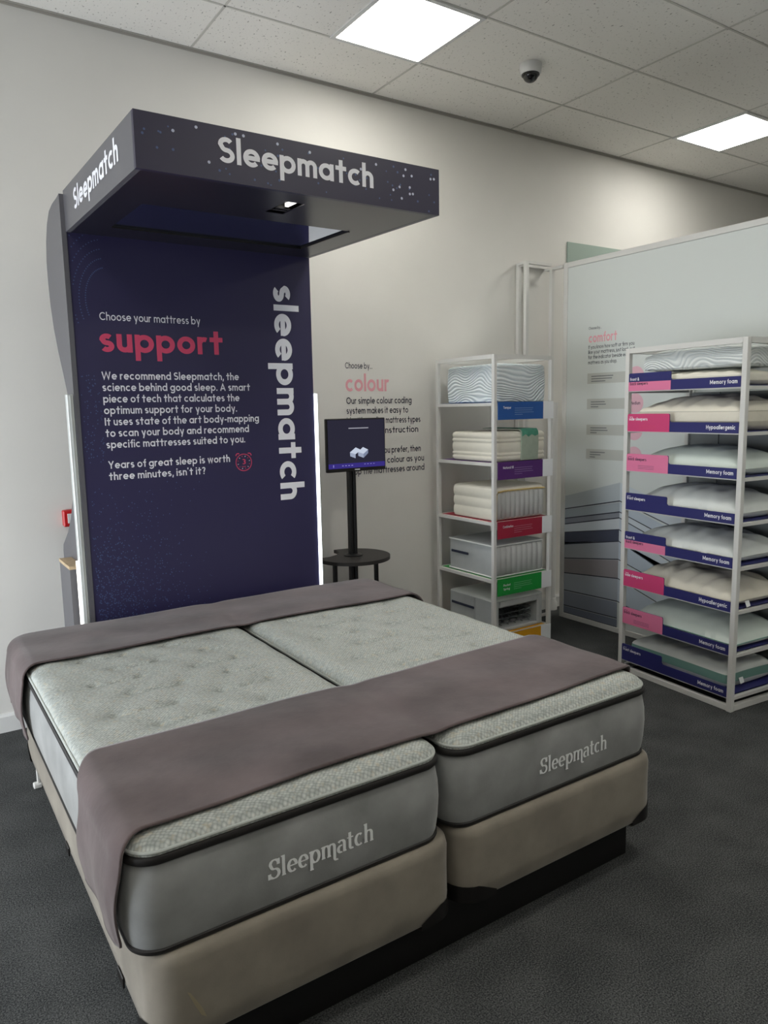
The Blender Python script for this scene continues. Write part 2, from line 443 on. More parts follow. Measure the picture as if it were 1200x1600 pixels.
M['white_cloth'] = mat('white_cotton', (222,226,222), .8, noise=(6, .03), bump=(25, .18, .006))
M['ivory_cloth'] = mat('ivory_cotton', (226,220,204), .8, noise=(6, .04), bump=(14, .3, .012))
M['mint_cloth'] = mat('pale_mint_cotton', (214,224,216), .8, noise=(6, .03), bump=(30, .12, .005))
M['sage'] = mat('sage_green_cloth', (160,172,156), .75, noise=(20, .06))
M['emerald'] = mat('emerald_cloth', (70,138,116), .75, noise=(30, .2))
M['teal'] = mat('teal_gusset', (116,156,146), .8)
M['grey_side'] = mat('pale_grey_border', (176,180,180), .8, noise=(10, .05))
M['spring'] = mat('pocket_spring_cloth', (192,194,193), .7, noise=(12, .05))
M['yellow_pipe'] = mat('straw_yellow_piping', (212,186,120), .7)
M['ink'] = mat('ink_blue_tab', (40,46,66), .6)
M['wire'] = mat('dark_spring_wire', (88,92,94), .4, metal=.6)
M['cavity'] = mat('dark_grey_felt', (84,86,86), .9)  # dark grey sheet at the back of the cut-open sample
for k, c in dict(blue=(24,84,158), purple=(84,36,112), crimson=(164,32,60), green=(26,150,60), amber=(220,160,30)).items():
    M['lab_'+k] = mat('label_'+k, c, .45)
M['card'] = mat('white_card', (238,240,242), .5)
M['rack_navy'] = mat('navy_tray', (43,44,104), .4)
M['rack_pink'] = mat('pink_label', (226,124,162), .45)
M['rack_rose'] = mat('deep_pink_label', (206,66,118), .45)
M['backgrey'] = mat('grey_back_panel', (128,132,132), .35)
M['board'] = mat('pale_grey_green_print', (208,213,210), .32, spec=.5)
M['tagg'] = mat('warm_grey_print', (186,188,182), .4)
M['circ'] = mat('pink_disc_print', (222,178,190), .4)
M['greenbox'] = mat('sage_sign_board', (150,166,156), .5)

# ------------------------------------------------------------------ room shell
X0, X1, Y0, H = ROOM['x0'], ROOM['x1'], ROOM['y0'], ROOM['h']
b = MB(); b.box(X0-.2, X1+.2, Y0-.2, .2, -.1, 0); struct(b.build('floor', M['carpet']))
b = MB(); b.box(X0-.2, X1+.2, Y0-.2, .2, H, H+.1); struct(b.build('ceiling', M['ceil']))
b = MB(); b.box(X0-.2, X1+.2, 0, .2, 0, H); struct(b.build('wall_back', M['wall']))
b = MB(); b.box(X1, X1+.2, Y0, 0, 0, H); struct(b.build('wall_right', M['wall_side']))
b = MB(); b.box(X0-.2, X1+.2, Y0-.2, Y0, 0, H); struct(b.build('wall_front', M['wall_side']))
b = MB()
b.box(X0-.2, X0, Y0, WIN['y0'], 0, H); b.box(X0-.2, X0, WIN['y1'], 0, 0, H)
b.box(X0-.2, X0, WIN['y0'], WIN['y1'], 0, WIN['z0']); b.box(X0-.2, X0, WIN['y0'], WIN['y1'], WIN['z1'], H)
struct(b.build('wall_left', M['wall_side']))
b = MB()
for yy in (WIN['y0'], (WIN['y0']+WIN['y1'])/2-.03, WIN['y1']-.06): b.box(X0-.14, X0-.06, yy, yy+.06, WIN['z0'], WIN['z1'])
for zz in (WIN['z0'], WIN['z1']-.06): b.box(X0-.14, X0-.06, WIN['y0']+.06, WIN['y1']-.06, zz, zz+.06)
struct(b.build('window_1', M['white_gloss']))
# sky light enters through the left-hand window (portal only guides sampling)
pl = bpy.data.lights.new('window_portal', 'AREA'); pl.shape = 'RECTANGLE'; pl.size = WIN['z1']-WIN['z0']; pl.size_y = WIN['y1']-WIN['y0']
pl.cycles.is_portal = True
po = bpy.data.objects.new('window_portal', pl); COL.objects.link(po)
po.location = (X0-.16, (WIN['y0']+WIN['y1'])/2, (WIN['z0']+WIN['z1'])/2); po.rotation_euler = (0, -PI/2, 0)
# skirting, wall angle and suspended ceiling grid
b = MB(); b.loft([[(X0, 0, 0), (X0, -.016, 0), (X0, -.016, .085), (X0, -.008, .1), (X0, 0, .1)], [(X1, 0, 0), (X1, -.016, 0), (X1, -.016, .085), (X1, -.008, .1), (X1, 0, .1)]], cap=True)
struct(b.build('baseboard_back', M['white_gloss']))
b = MB(); b.box(X0, X1, -.018, -.0005, H-.003, H-.0003); b.box(X0, X1, -.003, -.0005, H-.016, H-.003)
struct(b.build('trim_1', mat('wall_angle_grey', (176,172,164), .5)))
b = MB()
ys = [-(.518+.6*j) for j in range(13)]
for y in ys: b.box(X0, X1, y-.0065, y+.0065, H-.0030, H-.0005)
xs = [1.2*i for i in range(-3, 7)]
for x in xs: b.box(x-.0065, x+.0065, Y0, -.022, H-.0030, H-.0005)
struct(b.build('ceiling_grid', mat('ceiling_grid_white', (206,203,196), .5)))

# ceiling light panels (600 x 600 lay-in)
def ceiling_light(x0, y0, label):
    r = tag(empty('ceiling_light', (x0+.3, y0+.3, H)), label, 'ceiling light', 'square ceiling light panels')
    f = MB()
    for a in ((-.3,.3,-.3,-.275), (-.3,.3,.275,.3), (-.3,-.275,-.275,.275), (.275,.3,-.275,.275)): f.box(a[0], a[1], a[2], a[3], -.010, -.001)
    f.build('frame', M['white_gloss'], r)
    d = MB(); d.box(-.275, .275, -.275, .275, -.0085, -.004); d.build('diffuser', M['panel'], r)
ceiling_light(.6, -1.118, 'square glowing ceiling panel above the navy canopy, nearer the camera')
ceiling_light(3.6, -1.118, 'square glowing ceiling panel at the right edge, beyond the dome camera')
ceiling_light(.6, -3.518, 'added unseen ceiling panel over the foot of the bed, above the frame')  # panels from here on are unseen, added to brighten camera-facing surfaces
ceiling_light(3.6, -3.518, 'added unseen ceiling panel behind the pillow rack')
ceiling_light(-2.4, -3.518, 'added unseen ceiling panel above the viewer on the window side')
ceiling_light(-2.4, -5.918, 'added unseen ceiling panel well behind the viewer on the window side')
ceiling_light(.6, -5.918, 'added unseen ceiling panel well behind the viewer in line with the canopy')
ceiling_light(3.6, -5.918, 'added unseen ceiling panel well behind the viewer on the far side')

# dome camera
r = tag(empty('security_camera', (1.785, -.845, H)), 'small white dome security camera on the ceiling tile between the two lights', 'security camera')
b = MB(); b.lathe((0,0,0), [(.066,-.0008), (.066,-.012), (.062,-.05), (.056,-.056)], 32); b.build('housing', M['white_gloss'], r, smooth=True)
b = MB(); b.lathe((0,0,0), [(.047,-.0562)] + [(.047*math.cos(a), -.0562-.045*math.sin(a)) for a in np.linspace(.1, 1.5, 9)], 28); b.build('dome', M['dark_glass'], r, smooth=True)
b = MB(); b.lathe((0,0,0), [(.053,-.0560), (.053,-.062), (.0475,-.064), (.0475,-.0560)], 32); b.build('trim_ring', M['black_plastic'], r, smooth=True)

# fire call point on the wall, left
r = tag(empty('fire_call_point', (-.812, 0, 1.122)), 'red fire alarm call point on the white wall behind the navy stand', 'fire call point')
b = MB(); b.box(-.045, .045, -.045, -.001, -.045, .045, bev=.006); b.build('housing', M['red'], r)
b = MB(); b.box(-.024, .03, -.049, -.0451, -.026, .026, bev=.001); b.build('button_plate', M['white_gloss'], r)

# ------------------------------------------------------------------ the navy display stand
st = tag(empty('display_stand', (-.23, -.6, 0)), 'tall navy display stand with white lettering and overhanging canopy at the bed head', 'display stand')
SX, SY = -.23, -.6
PL, PR = -.845, .387
def L(x, y, z): return (x-SX, y-SY, z)
b = MB(); b.box(PL-SX, PR-SX, 0, .05, 0, 2.655); panel = b.build('back_panel', M['navy'], st)
txt = MB(); U = (1,0,0); V = (0,0,1)
def T(s, x0, x1, z, xh, w=.21, mi=0, gap=.16): text(txt, s, (x0-SX, -.0012, z), U, V, xh, x1-x0, w, gap, mi)
T('Choose your mattress by', -.728, -.243, 2.112, .026, .19)
flatmesh(txt, 'heading_lettering', [M['letter_white'], M['letter_pink']], panel); txt = MB()
T('support', -.735, -.130, 1.966, .085, .27, 1, .13)
flatmesh(txt, 'heading_lettering', [M['letter_white'], M['letter_pink']], panel); txt = MB()
for i, (s, x1) in enumerate([('We recommend Sleepmatch, the', -.050), ('science behind good sleep. A smart', .010), ('piece of tech that calculates the', -.052), ('optimum support for your body.', -.068), ('It uses state of the art body-mapping', .053), ('to scan your body and recommend', -.006), ('specific mattresses suited to you.', -.030)]):
    T(s, -.737, x1, 1.838-.0540*i, .0262, .23)
flatmesh(txt, 'paragraph_lettering', M['letter_white'], panel); txt = MB()
T('Years of great sleep is worth', -.735, -.120, 1.416, .0262, .23)
T("three minutes, isn't it?", -.735, -.255, 1.361, .0262, .23)
flatmesh(txt, 'slogan_lettering', M['letter_white'], panel); txt = MB()
text(txt, 'sleepmatch', (.164-SX, -.0012, 2.335), (0,0,-1), (1,0,0), .1, 1.145, .27, .13)
flatmesh(txt, 'logo_lettering', M['letter_white'], panel); txt = MB()
# little alarm clock emblem with a 3
cx, cz = -.043-SX, 1.409
P = lambda a, c: (cx+a, -.0012, cz+c)
sweep(txt, arc(0, 0, .044, .044, 0, 360, 36), lambda a, c: .004, P, 1)
for k in range(12):
    a = 2*PI*k/12+.26; sweep(txt, [(.030*math.cos(a), .030*math.sin(a)), (.036*math.cos(a), .036*math.sin(a))], lambda a, c: .003, P, 1 if k % 2 else 0)
for sg in (-1, 1): sweep(txt, arc(sg*.031, .036, .012, .012, 90-sg*95, 90+sg*35, 8), lambda a, c: .005, P, 1)
text(txt, '3', (cx-.011, -.0012, cz-.010), U, V, .020, .022, .24, .1, 1)
for k in range(3): sweep(txt, [(-.012+.008*k, -.022), (-.007+.008*k, -.022)], lambda a, c: .004, P, 1)
flatmesh(txt, 'clock_emblem', [M['letter_white'], M['letter_pink']], panel)
# printed dots swirling along the left edge
b = MB()
def dotp(b, p, r, u, v, mi=0, n=6): b.poly([tuple(Vector(p)+Vector(u)*(r*math.cos(2*PI*k/n))+Vector(v)*(r*math.sin(2*PI*k/n))) for k in range(n)], mi)
for ring in range(7):
    for k in range(26):
        a = PI*.55 + k*.075; rr = .10+.028*ring
        x = PL+.16+rr*1.1*math.cos(a)*.9; z = 2.20+rr*1.5*math.sin(a)
        if x > PL+.01: dotp(b, L(x, -.6007, z), .0034, U, V)
for k in range(150):
    x = PL+.012+abs(random.gauss(0, .10)); z = random.uniform(1.45, 1.86)
    if x < PL+.098: dotp(b, L(x, -.6007, z), .0030, U, V)
for k in range(900):
    z = .62+abs(random.gauss(0, .33)); x = PL+.015+abs(random.gauss(0, .22))
    if z < 1.34 and x < PL+.6: dotp(b, L(x, -.6007, z), random.uniform(.0020,.0034), U, V)
flatmesh(b, 'dot_pattern', M['dot_blue'], panel)
# wavy side board, left
prof = [(-.603,.0), (-.603,2.655), (-.56,2.650), (-.44,2.648), (-.35,2.635), (-.28,2.59), (-.225,2.52), (-.195,2.43), (-.195,2.33), (-.21,2.22), (-.25,2.10), (-.32,1.98), (-.40,1.87), (-.465,1.77), (-.495,1.66), (-.50,1.54), (-.465,1.40), (-.40,1.27), (-.30,1.15), (-.20,1.07), (-.10,1.015), (-.045,.985), (-.03,.95), (-.03,.0)]
b = MB(); b.prism([(y-SY, z) for y, z in prof], lambda a, c, t: (PL-SX-.022+t, a, c), .0215); b.build('side_board', M['navy_daylit'], st)
b = MB(); b.box(PL-SX-.080, PL-SX-.0225, .10, .36, 0, .93); box_ = b.build('side_box', M['navy_daylit'], st)
b = MB(); b.box(PL-SX-.082, PL-SX-.0225, .098, .362, .9302, .946); b.build('wood_edge', M['ply'], box_)['label'] = 'bare plywood top edge'
# light columns
for nm, x0, x1, soft in (('l', PL-.052, PL-.0225, True), ('r', PR+.001, PR+.024, False)):
    b = MB(); b.box(x0-SX, x1-SX, .004, .045, 0, 1.77, bev=.003)
    if soft: b.box(x0-SX+.013, x0-SX+.016, .001, .0041, 0, 1.765)
    col = b.build('light_column', M['alu'], st)
    s = MB()
    if soft: s.box(x0-SX-.012, x0-SX-.0005, .012, .026, .0, .985)
    else: s.box(x0-SX+.003, x1-SX-.004, -.006, .0038, 0, 1.765)
    s.build('light_strip', M['led_soft'] if soft else M['led'], col)
# canopy: drops a little towards its front edge
CX0, CX1, CY0, CY1 = -.848, .389, -1.745, -.6005
zb0, zb1, zt0, zt1 = 2.465, 2.492, 2.645, 2.670      # bottom front/back, top front/back
zb = lambda y: zb0+(zb1-zb0)*(y-CY0)/(CY1-CY0)
zt = lambda y: zt0+(zt1-zt0)*(y-CY0)/(CY1-CY0)
def slab(b, x0, x1, y0, y1, f0, f1):
    vs = [L(x, y, f(y)) for f in (f0, f1) for y in (y0, y1) for x in (x0, x1)]
    b.add(vs, [(0,2,3,1),(4,5,7,6),(0,1,5,4),(2,6,7,3),(0,4,6,2),(1,3,7,5)])
b = MB(); slab(b, CX0, CX1, CY0, CY0+.02, zb, zt); can = b.build('canopy', M['navy_canopy'], st)
b = MB(); slab(b, CX0, CX0+.02, CY0+.0201, CY1, zb, zt); b.build('canopy_side', M['navy_daylit'], st)
b = MB(); slab(b, CX1-.02, CX1, CY0+.0201, CY1, zb, zt); b.build('canopy_side', M['navy_daylit'], st)
b = MB(); slab(b, CX0+.0201, CX1-.0201, CY0+.0201, CY1, lambda y: zt(y)-.015, lambda y: zt(y)-.0005); b.build('canopy_top', M['navy_canopy'], st)
OX0, OX1, OY0, OY1 = -.70, .232, -1.285, -.812
lo = lambda y: zb(y)+.001; hi = lambda y: zb(y)+.005
SLX0, SLX1, SLY0, SLY1 = -.245, -.165, -1.61, -1.42
b = MB()
a0, a1, c0, c1 = CX0+.0201, CX1-.0201, CY0+.0201, CY1
slab(b, a0, SLX0, c0, OY0, lo, hi); slab(b, SLX1, a1, c0, OY0, lo, hi)
slab(b, SLX0, SLX1, c0, SLY0, lo, hi); slab(b, SLX0, SLX1, SLY1, OY0, lo, hi)
slab(b, a0, a1, OY1, c1, lo, hi); slab(b, a0, OX0, OY0, OY1, lo, hi); slab(b, OX1, a1, OY0, OY1, lo, hi)
un = b.build('canopy_underside', M['under'], st)
b = MB(); slab(b, OX0+.001, OX1-.001, OY0+.001, OY1-.001, lambda y: zb(y)+.0055, lambda y: zb(y)+.010); b.build('mirror', M['mirror'], un)
b = MB(); slab(b, OX0, OX1, OY1-.006, OY1-.0005, lambda y: zb(y)-.003, lambda y: zb(y)+.0052); slab(b, OX1-.008, OX1-.0005, OY0, OY1-.0065, lambda y: zb(y)-.003, lambda y: zb(y)+.0052)
b.build('mirror_frame', M['black_plastic'], un)
b = MB(); slab(b, SLX0, SLX1, SLY0, SLY1, lambda y: zb(y)+.0165, lambda y: zb(y)+.03)
for k in range(2): slab(b, SLX0+.01, SLX1-.01, SLY0+.105+.03*k, SLY0+.122+.03*k, lambda y: zb(y)+.002, lambda y: zb(y)+.0164)
sp = b.build('spotlight_slot', M['black_plastic'], un)
b = MB(); slab(b, SLX0+.036, SLX1-.030, SLY0+.008, SLY0+.085, lambda y: zb(y)+.004, lambda y: zb(y)+.0160); b.build('lamp', M['led_soft'], sp)
# canopy lettering and printed stars
txt = MB()
slope = 0.0
text(txt, 'Sleepmatch', (-.566-SX, CY0-SY-.0012, 2.527), U, (0,0,1), .060, .632, .26, .12)
flatmesh(txt, 'lettering', M['letter_white'], can)
b = MB()
for k in range(60):
    x = random.uniform(CX0+.02, CX1-.02); z = random.uniform(2.475, 2.64); dotp(b, L(x, CY0-.0008, z), random.uniform(.003,.005), U, V, 0)
for x, z in [(-.50,2.628),(-.47,2.627),(-.34,2.622),(-.21,2.615),(.01,2.59),(.25,2.60),(.08,2.618),(.21,2.595),(.22,2.62),(.345,2.602),(.362,2.604),(.19,2.55),(.16,2.535),(.20,2.508),(.24,2.53),(.255,2.532),(.24,2.555),(-.72,2.60),(-.64,2.625),(-.60,2.52)]:
    dotp(b, L(x, CY0-.0009, z), .0054, U, V, 1, 8)
flatmesh(b, 'star_print', [M['dot_blue'], M['dot_pale']], can)
txt = MB()
text(txt, 'Sleepmatch', (CX0-SX-.0012, -.810-SY, 2.540), (0,-1,0), (0,0,1), .060, .735, .26, .12)
flatmesh(txt, 'lettering', M['letter_white'], st)

# ------------------------------------------------------------------ bed
def bed_base(x0, x1, y0, y1, label):
    r = tag(empty('box_spring', ((x0+x1)/2, (y0+y1)/2, .165)), label, 'box spring', 'upholstered bed bases')
    hx, hy = (x1-x0)/2, (y1-y0)/2; hz = .242
    b = MB(); ring = lambda o, z, q=.085: rrect(0, 0, hx-o, hy-o, q-o*.5, z, 10)
    b.loft([ring(.012, 0), ring(.002, .012), ring(0, .06), ring(.001, .14), ring(.0, hz-.03), ring(.004, hz-.010), ring(.014, hz-.001), ring(.03, hz)], cap=True)
    body = b.build('body', M['beige_velour'], r, smooth=True)
    # plastic corner guards wrap the four lower corners
    for (sx, sy, a0) in ((1,-1,-PI/2), (1,1,0), (-1,1,PI/2), (-1,-1,PI)):
        g = MB(); rings = []; q = .085
        path = []
        t = .055
        cxx, cyy = sx*(hx-q), sy*(hy-q)
        a1 = a0+PI/2
        dirs = lambda a: (math.cos(a), math.sin(a))
        tan0 = (-math.sin(a0), math.cos(a0)); tan1 = (-math.sin(a1), math.cos(a1))
        for k in range(4): path.append((cxx+(q+.003)*math.cos(a0)-tan0[0]*t*(1-k/4), cyy+(q+.003)*math.sin(a0)-tan0[1]*t*(1-k/4), k/4*.5))
        for k in range(9): a = a0+k*PI/2/8; path.append((cxx+(q+.003)*math.cos(a), cyy+(q+.003)*math.sin(a), .5+.5*math.sin(k*PI/8)))
        for k in range(1, 5): path.append((cxx+(q+.003)*math.cos(a1)+tan1[0]*t*k/4, cyy+(q+.003)*math.sin(a1)+tan1[1]*t*k/4, .5-.5*k/4))
        for z0 in (0, 1): rings.append([(px, py, 0.0 if z0 == 0 else .018+.036*min(1, hgt*1.6)) for px, py, hgt in path])
        g.loft(rings, close=False)
        # inner lip under the base
        g.loft([rings[0], [(px*.97, py*.985, .0002) for px, py, hgt in path]], close=False)
        gd = g.build('corner_guard', M['black_plastic'], r, smooth=True)
    return r
BX = [(-1.205, -.290), (-.278, .655)]
BY0, BY1 = -2.685, -.70
bl = bed_base(BX[0][0], BX[0][1], BY0, BY1, 'taupe upholstered bed base on the left, with a pale scuff at its corner')
bed_base(BX[1][0], BX[1][1], BY0, BY1, 'taupe upholstered bed base on the right, beside the pillow rack')
b = MB()
b.add([(-.374, -.9935, .142), (-.366, -.9935, .135), (-.340, -.9935, .085), (-.330, -.9935, .055), (-.343, -.9935, .066), (-.358, -.9935, .1)], [(0,5,4,3,2,1)])
sc_ = flatmesh(b, 'scuff', M['gold'], bl); sc_['label'] = 'pale worn streak near the corner'
# clips along the long outer side
for yy in (-1.66, -2.38):
    b = MB(); b.box(-.4625, -.4570, yy+1.6925-.03, yy+1.6925+.03, -.004, .028, bev=.002); b.build('side_clip', M['black_plastic'], bl)
b = MB(); b.box(-1.10, .575, -2.617, -.82, .0, .1645, bev=.004)
tag(b.build('bed_plinth', mat('black_plinth_board', (16,14,14), .45)), 'low black plinth under both bed bases', 'plinth')

ZT = .700
TOPX = [(-1.238, -.306), (-.300, .648)]
TY0, TY1 = -2.668, -.70
def mattress(x0, x1, y0, y1, label, seed):
    r = tag(empty('mattress', ((x0+x1)/2, (y0+y1)/2, .407)), label, 'mattress', 'display mattresses on the bed')
    hx, hy = (x1-x0)/2, (y1-y0)/2; Z0 = .407
    q = .085
    ring = lambda o, z: rrect(0, 0, hx-o, hy-o, q-o*.5, z-Z0, 12)
    b = MB(); b.loft([ring(.03, .407), ring(.014, .412), ring(.008, .43), ring(.003, .47), ring(0, .53), ring(.002, .58), ring(.008, .62), ring(.016, .645)], cap=True)
    body = b.build('border', M['velour'], r, smooth=True)
    # pillow top: quilted grid mapped to a rounded outline
    hx2, hy2, q2 = hx-.014, hy-.014, .075
    nx, ny = 116, 240
    s, t = np.meshgrid(np.linspace(-1, 1, nx), np.linspace(-1, 1, ny))
    x = s*hx2; y = t*hy2
    u = np.clip((np.abs(x)-(hx2-q2))/q2, 0, 1); v = np.clip((np.abs(y)-(hy2-q2))/q2, 0, 1)
    u2 = u*np.sqrt(1-v*v/2); v2 = v*np.sqrt(1-u*u/2)
    x = np.where(u > 0, np.sign(x)*(hx2-q2+u2*q2), x); y = np.where(v > 0, np.sign(y)*(hy2-q2+v2*q2), y)
    dedge = np.where((u > 0) & (v > 0), q2*(1-np.hypot(u2, v2)), np.minimum(hx2-np.abs(x), hy2-np.abs(y)))
    e = .07; k = np.clip(1-dedge/e, 0, 1)
    z = ZT - .030*(1-np.sqrt(np.clip(1-k*k, 0, 1)))
    rg = np.random.default_rng(seed)
    gx, gy = .185, .155
    for j in range(-7, 8):
        for i in range(-3, 4):
            tx = (i+(.5 if j % 2 else 0))*gx+rg.normal(0, .008); ty = j*gy+rg.normal(0, .008)
            if abs(tx) > hx2-.10 or abs(ty) > hy2-.10: continue
            d2 = (x-tx)**2+(y-ty)**2
            z -= .010*np.exp(-d2/.016**2)+.007*np.exp(-d2/.06**2)
            # curved stitched crease beside the tuft
            sg = 1 if (i+j) % 2 else -1
            dx = x-tx-.055*sg; yc = ty-.022+4.5*dx*dx
            z -= .0085*np.exp(-((y-yc)/.0075)**2)*np.clip(1-(np.abs(dx)/.075)**4, 0, 1)
    z += .0015*np.sin(x*37+seed)*np.sin(y*29)
    vs = np.stack([x, y, z-Z0], -1).reshape(-1, 3)
    b = MB(); b.v = [tuple(p) for p in vs.tolist()]
    b.f = [(j*nx+i, j*nx+i+1, (j+1)*nx+i+1, (j+1)*nx+i) for j in range(ny-1) for i in range(nx-1)]; b.mi = [0]*len(b.f)
    # side skirt of the pillow top
    idx = [i for i in range(nx)] + [j*nx+nx-1 for j in range(1, ny)] + [(ny-1)*nx+i for i in range(nx-2, -1, -1)] + [j*nx for j in range(ny-2, 0, -1)]
    o = len(b.v); cnt = len(idx)
    for i in idx: p = b.v[i]; b.v.append((p[0]*1.006, p[1]*1.004, .664-Z0))
    for i in idx: p = b.v[i]; b.v.append((p[0]*1.004, p[1]*1.002, .650-Z0))
    for a in range(cnt):
        c = (a+1) % cnt
        b.f.append((idx[a], idx[c], o+c, o+a)); b.f.append((o+a, o+c, o+cnt+c, o+cnt+a)); b.mi += [0, 0]
    b.build('pillow_top', M['knit'], r, smooth=True, angle=80)
    b = MB(); b.tube(rrect(0, 0, hx-.011, hy-.011, q-.006, .667-Z0, 12), .0045, 8, True); b.build('seam_piping', M['seam'], r, smooth=True)
    b = MB(); b.loft([rrect(0, 0, hx-o, hy-o, q-.006, z-Z0, 12) for o, z in ((.012,.637),(.006,.6385),(.004,.642),(.004,.654),(.006,.6575),(.012,.659))]); b.build('upper_binding', M['band'], r, smooth=True)
    b = MB(); b.loft([rrect(0, 0, hx-o, hy-o, q-.006, z-Z0, 12) for o, z in ((.020,.4075),(.008,.409),(.006,.414),(.006,.420),(.010,.4225))]); b.build('lower_binding', M['band'], r, smooth=True)
    return r
def logo(r, xa, xb, z):
    cx = r.location.x; b = MB()
    serif_text(b, (xa-cx, -(TY1-TY0)/2, z-.407), U, V, .036, xb-xa, lift=.002)
    flatmesh(b, 'lettering', M['silver'], r)
ml = mattress(*TOPX[0], TY0, TY1, 'grey tufted mattress on the left base, under both brown throws', 3)
mr = mattress(*TOPX[1], TY0, TY1, 'grey tufted mattress on the right base, nearer the colour shelf', 5)
logo(ml, -.893, -.577, .496); logo(mr, .064, .386, .492)

def throw(name, label, y0, y1, head, seed):
    bx0, bx1, by0, by1 = TOPX[0][0]-.012, TOPX[1][1]+.012, TY0-.012, TY1+.014
    Rc, r0 = .10, .055; ztop = ZT+.010; zend = .424
    ix0, ix1, iy0, iy1 = bx0+Rc, bx1-Rc, by0+Rc, by1-Rc
    dmax = (Rc-r0)+r0*PI/2+(ztop-r0-zend)
    xs = np.concatenate([np.linspace(ix0-dmax, ix0, 34)[:-1], np.linspace(ix0, ix1, 130), np.linspace(ix1, ix1+dmax, 34)[1:]])
    if head: ysv = np.concatenate([np.linspace(y0, iy1, 44), np.linspace(iy1, iy1+dmax, 36)[1:]])
    else: ysv = np.linspace(y0, y1, 52)
    rg = np.random.default_rng(seed); ph = rg.uniform(0, 6, 8)
    pts = []
    for yv in ysv:
        f = (yv-ysv[0])/(ysv[-1]-ysv[0])
        for xv in xs:
            over = max(0, ix0-xv, xv-ix1)
            yy = yv
            g = min(1, max(0, (over-.02)/.16)); g = g*g*(3-2*g)
            if not head: yy = yv - .17*g*f + (-.065 if xv < 0 else .06)*g*(1-f) + .01*math.sin(xv*5+ph[0])*(1-g) - .012*math.sin(xv*2.3+ph[1])
            else:
                if yv <= iy1: yy = yv + (.012*math.sin(xv*4+ph[0]) - .05*g)*(1-f)
                # keep the folded corner from piling up
            qx = min(max(xv, ix0), ix1); qy = min(max(yy, iy0), iy1)
            dx, dy = xv-qx, yy-qy; d = math.hypot(dx, dy)
            if d > dmax: dx, dy, d = dx*dmax/d, dy*dmax/d, dmax
            nx_, ny_ = (dx/d, dy/d) if d > 1e-9 else (0, 0)
            a = d-(Rc-r0)
            if a <= 0: px, py, pz = qx+nx_*d, qy+ny_*d, ztop
            elif a < r0*PI/2:
                t = a/r0; px = qx+nx_*(Rc-r0+r0*math.sin(t)); py = qy+ny_*(Rc-r0+r0*math.sin(t)); pz = ztop-r0*(1-math.cos(t))
            else:
                dr = a-r0*PI/2; bl_ = Rc+.014*math.sin(min(1, dr/.22)*PI)+.004*math.sin(yy*26+ph[2])*min(1, dr/.1)
                px = qx+nx_*bl_; py = qy+ny_*bl_; pz = ztop-r0-dr
            gap = math.exp(-((px+.303)/.05)**2); pz -= .006*gap*(1 if d < .1 else .3)
            pz += .003*math.sin(px*7+py*9+ph[3])*math.sin(py*13-px*3+ph[4])
            pz -= .010*min(1, max(0, a)/.05)*0
            pts.append((px, py, pz))
    n = len(xs); m_ = len(ysv)
    b = MB(); b.v = pts; b.f = [(j*n+i, j*n+i+1, (j+1)*n+i+1, (j+1)*n+i) for j in range(m_-1) for i in range(n-1)]; b.mi = [0]*len(b.f)
    o = b.build(name, M['throw'], smooth=True, angle=180)
    sd = o.modifiers.new('thickness', 'SOLIDIFY'); sd.thickness = .006; sd.offset = 1
    tag(o, label, 'throw', 'brown plush throws on the bed')
    return o
throw('bed_throw', 'brown plush throw laid across the foot of both mattresses', -2.596, -2.105, False, 21)
throw('bed_throw', 'brown plush throw folded over the head of both mattresses, by the navy stand', -1.185, -.7, True, 22)

# small pale foot under the far left corner
b = MB(); fx, fy, fz = bl.location; b.box(-1.196-fx, -1.160-fx, -.775-fy, -.740-fy, -fz, .022-fz, bev=.004); b.box(-1.180-fx, -1.165-fx, -.765-fy, -.750-fy, .0221-fz, -.0005, bev=.003)
b.build('foot', M['white_metal'], bl)['label'] = 'small pale metal foot'

# ------------------------------------------------------------------ monitor and its pole table
tx, ty = .785, -.32
r = tag(empty('pole_table', (tx, ty, 0)), 'black pole stand with small round shelf beside the navy stand', 'stand')
b = MB(); b.lathe((0,0,0), [(.17,0), (.17,.008), (.16,.014), (.03,.016)], 36); b.build('base_plate', M['black_metal'], r, smooth=True)
b = MB()
b.box(-.026, -.004, -.018, .018, .0162, 1.50, bev=.004); b.box(.004, .026, -.018, .018, .0162, 1.50, bev=.004); b.box(-.0039, .0039, -.008, .008, .0162, 1.50)
b.build('pole', M['black_metal'], r)
pts = []
for k in range(64):
    a = 2*PI*k/64; rr = .235
    x, y = rr*math.cos(a), rr*math.sin(a)
    ddx, ddy = x+.175, y-.215
    dd = math.hypot(ddx, ddy)
    if dd < .17: x, y = -.175+ddx/dd*.17, .215+ddy/dd*.17
    pts.append((x, y))
b = MB(); b.prism(pts, lambda a, c, t: (a, c, .738+t), .022); b.build('tabletop', M['black_top'], r)
b = MB(); b.lathe((0,0,.7602), [(.06,0), (.06,.006), (.034,.01), (.03,.012)], 28); b.build('collar', M['black_metal'], r, smooth=True)
for sx, sy in ((-.185, -.09), (.185, .02)):
    b = MB(); b.box(sx-.012, sx+.012, sy-.012, sy+.012, 0, .7378, bev=.003); b.build('leg', M['black_metal'], r)
b = MB(); b.box(-.05, .05, -.026, -.0181, 1.40, 1.50); b.build('mount_plate', M['black_metal'], r)
mz0, mz1 = 1.297, 1.622; my = ty-.052
rm = tag(empty('monitor', (.800, my, mz0)), 'small black monitor showing two mattresses on a dark blue screen', 'monitor')
hw = .212
b = MB(); b.box(-hw, hw, 0, .0255, 0, mz1-mz0, bev=.004); b.build('casing', M['black_plastic'], rm)
scr = lambda x, z: (x, -.0012, z)
def rgbglow(n, c, s=1.0): return glow(n, lin(c), s)
b = MB()
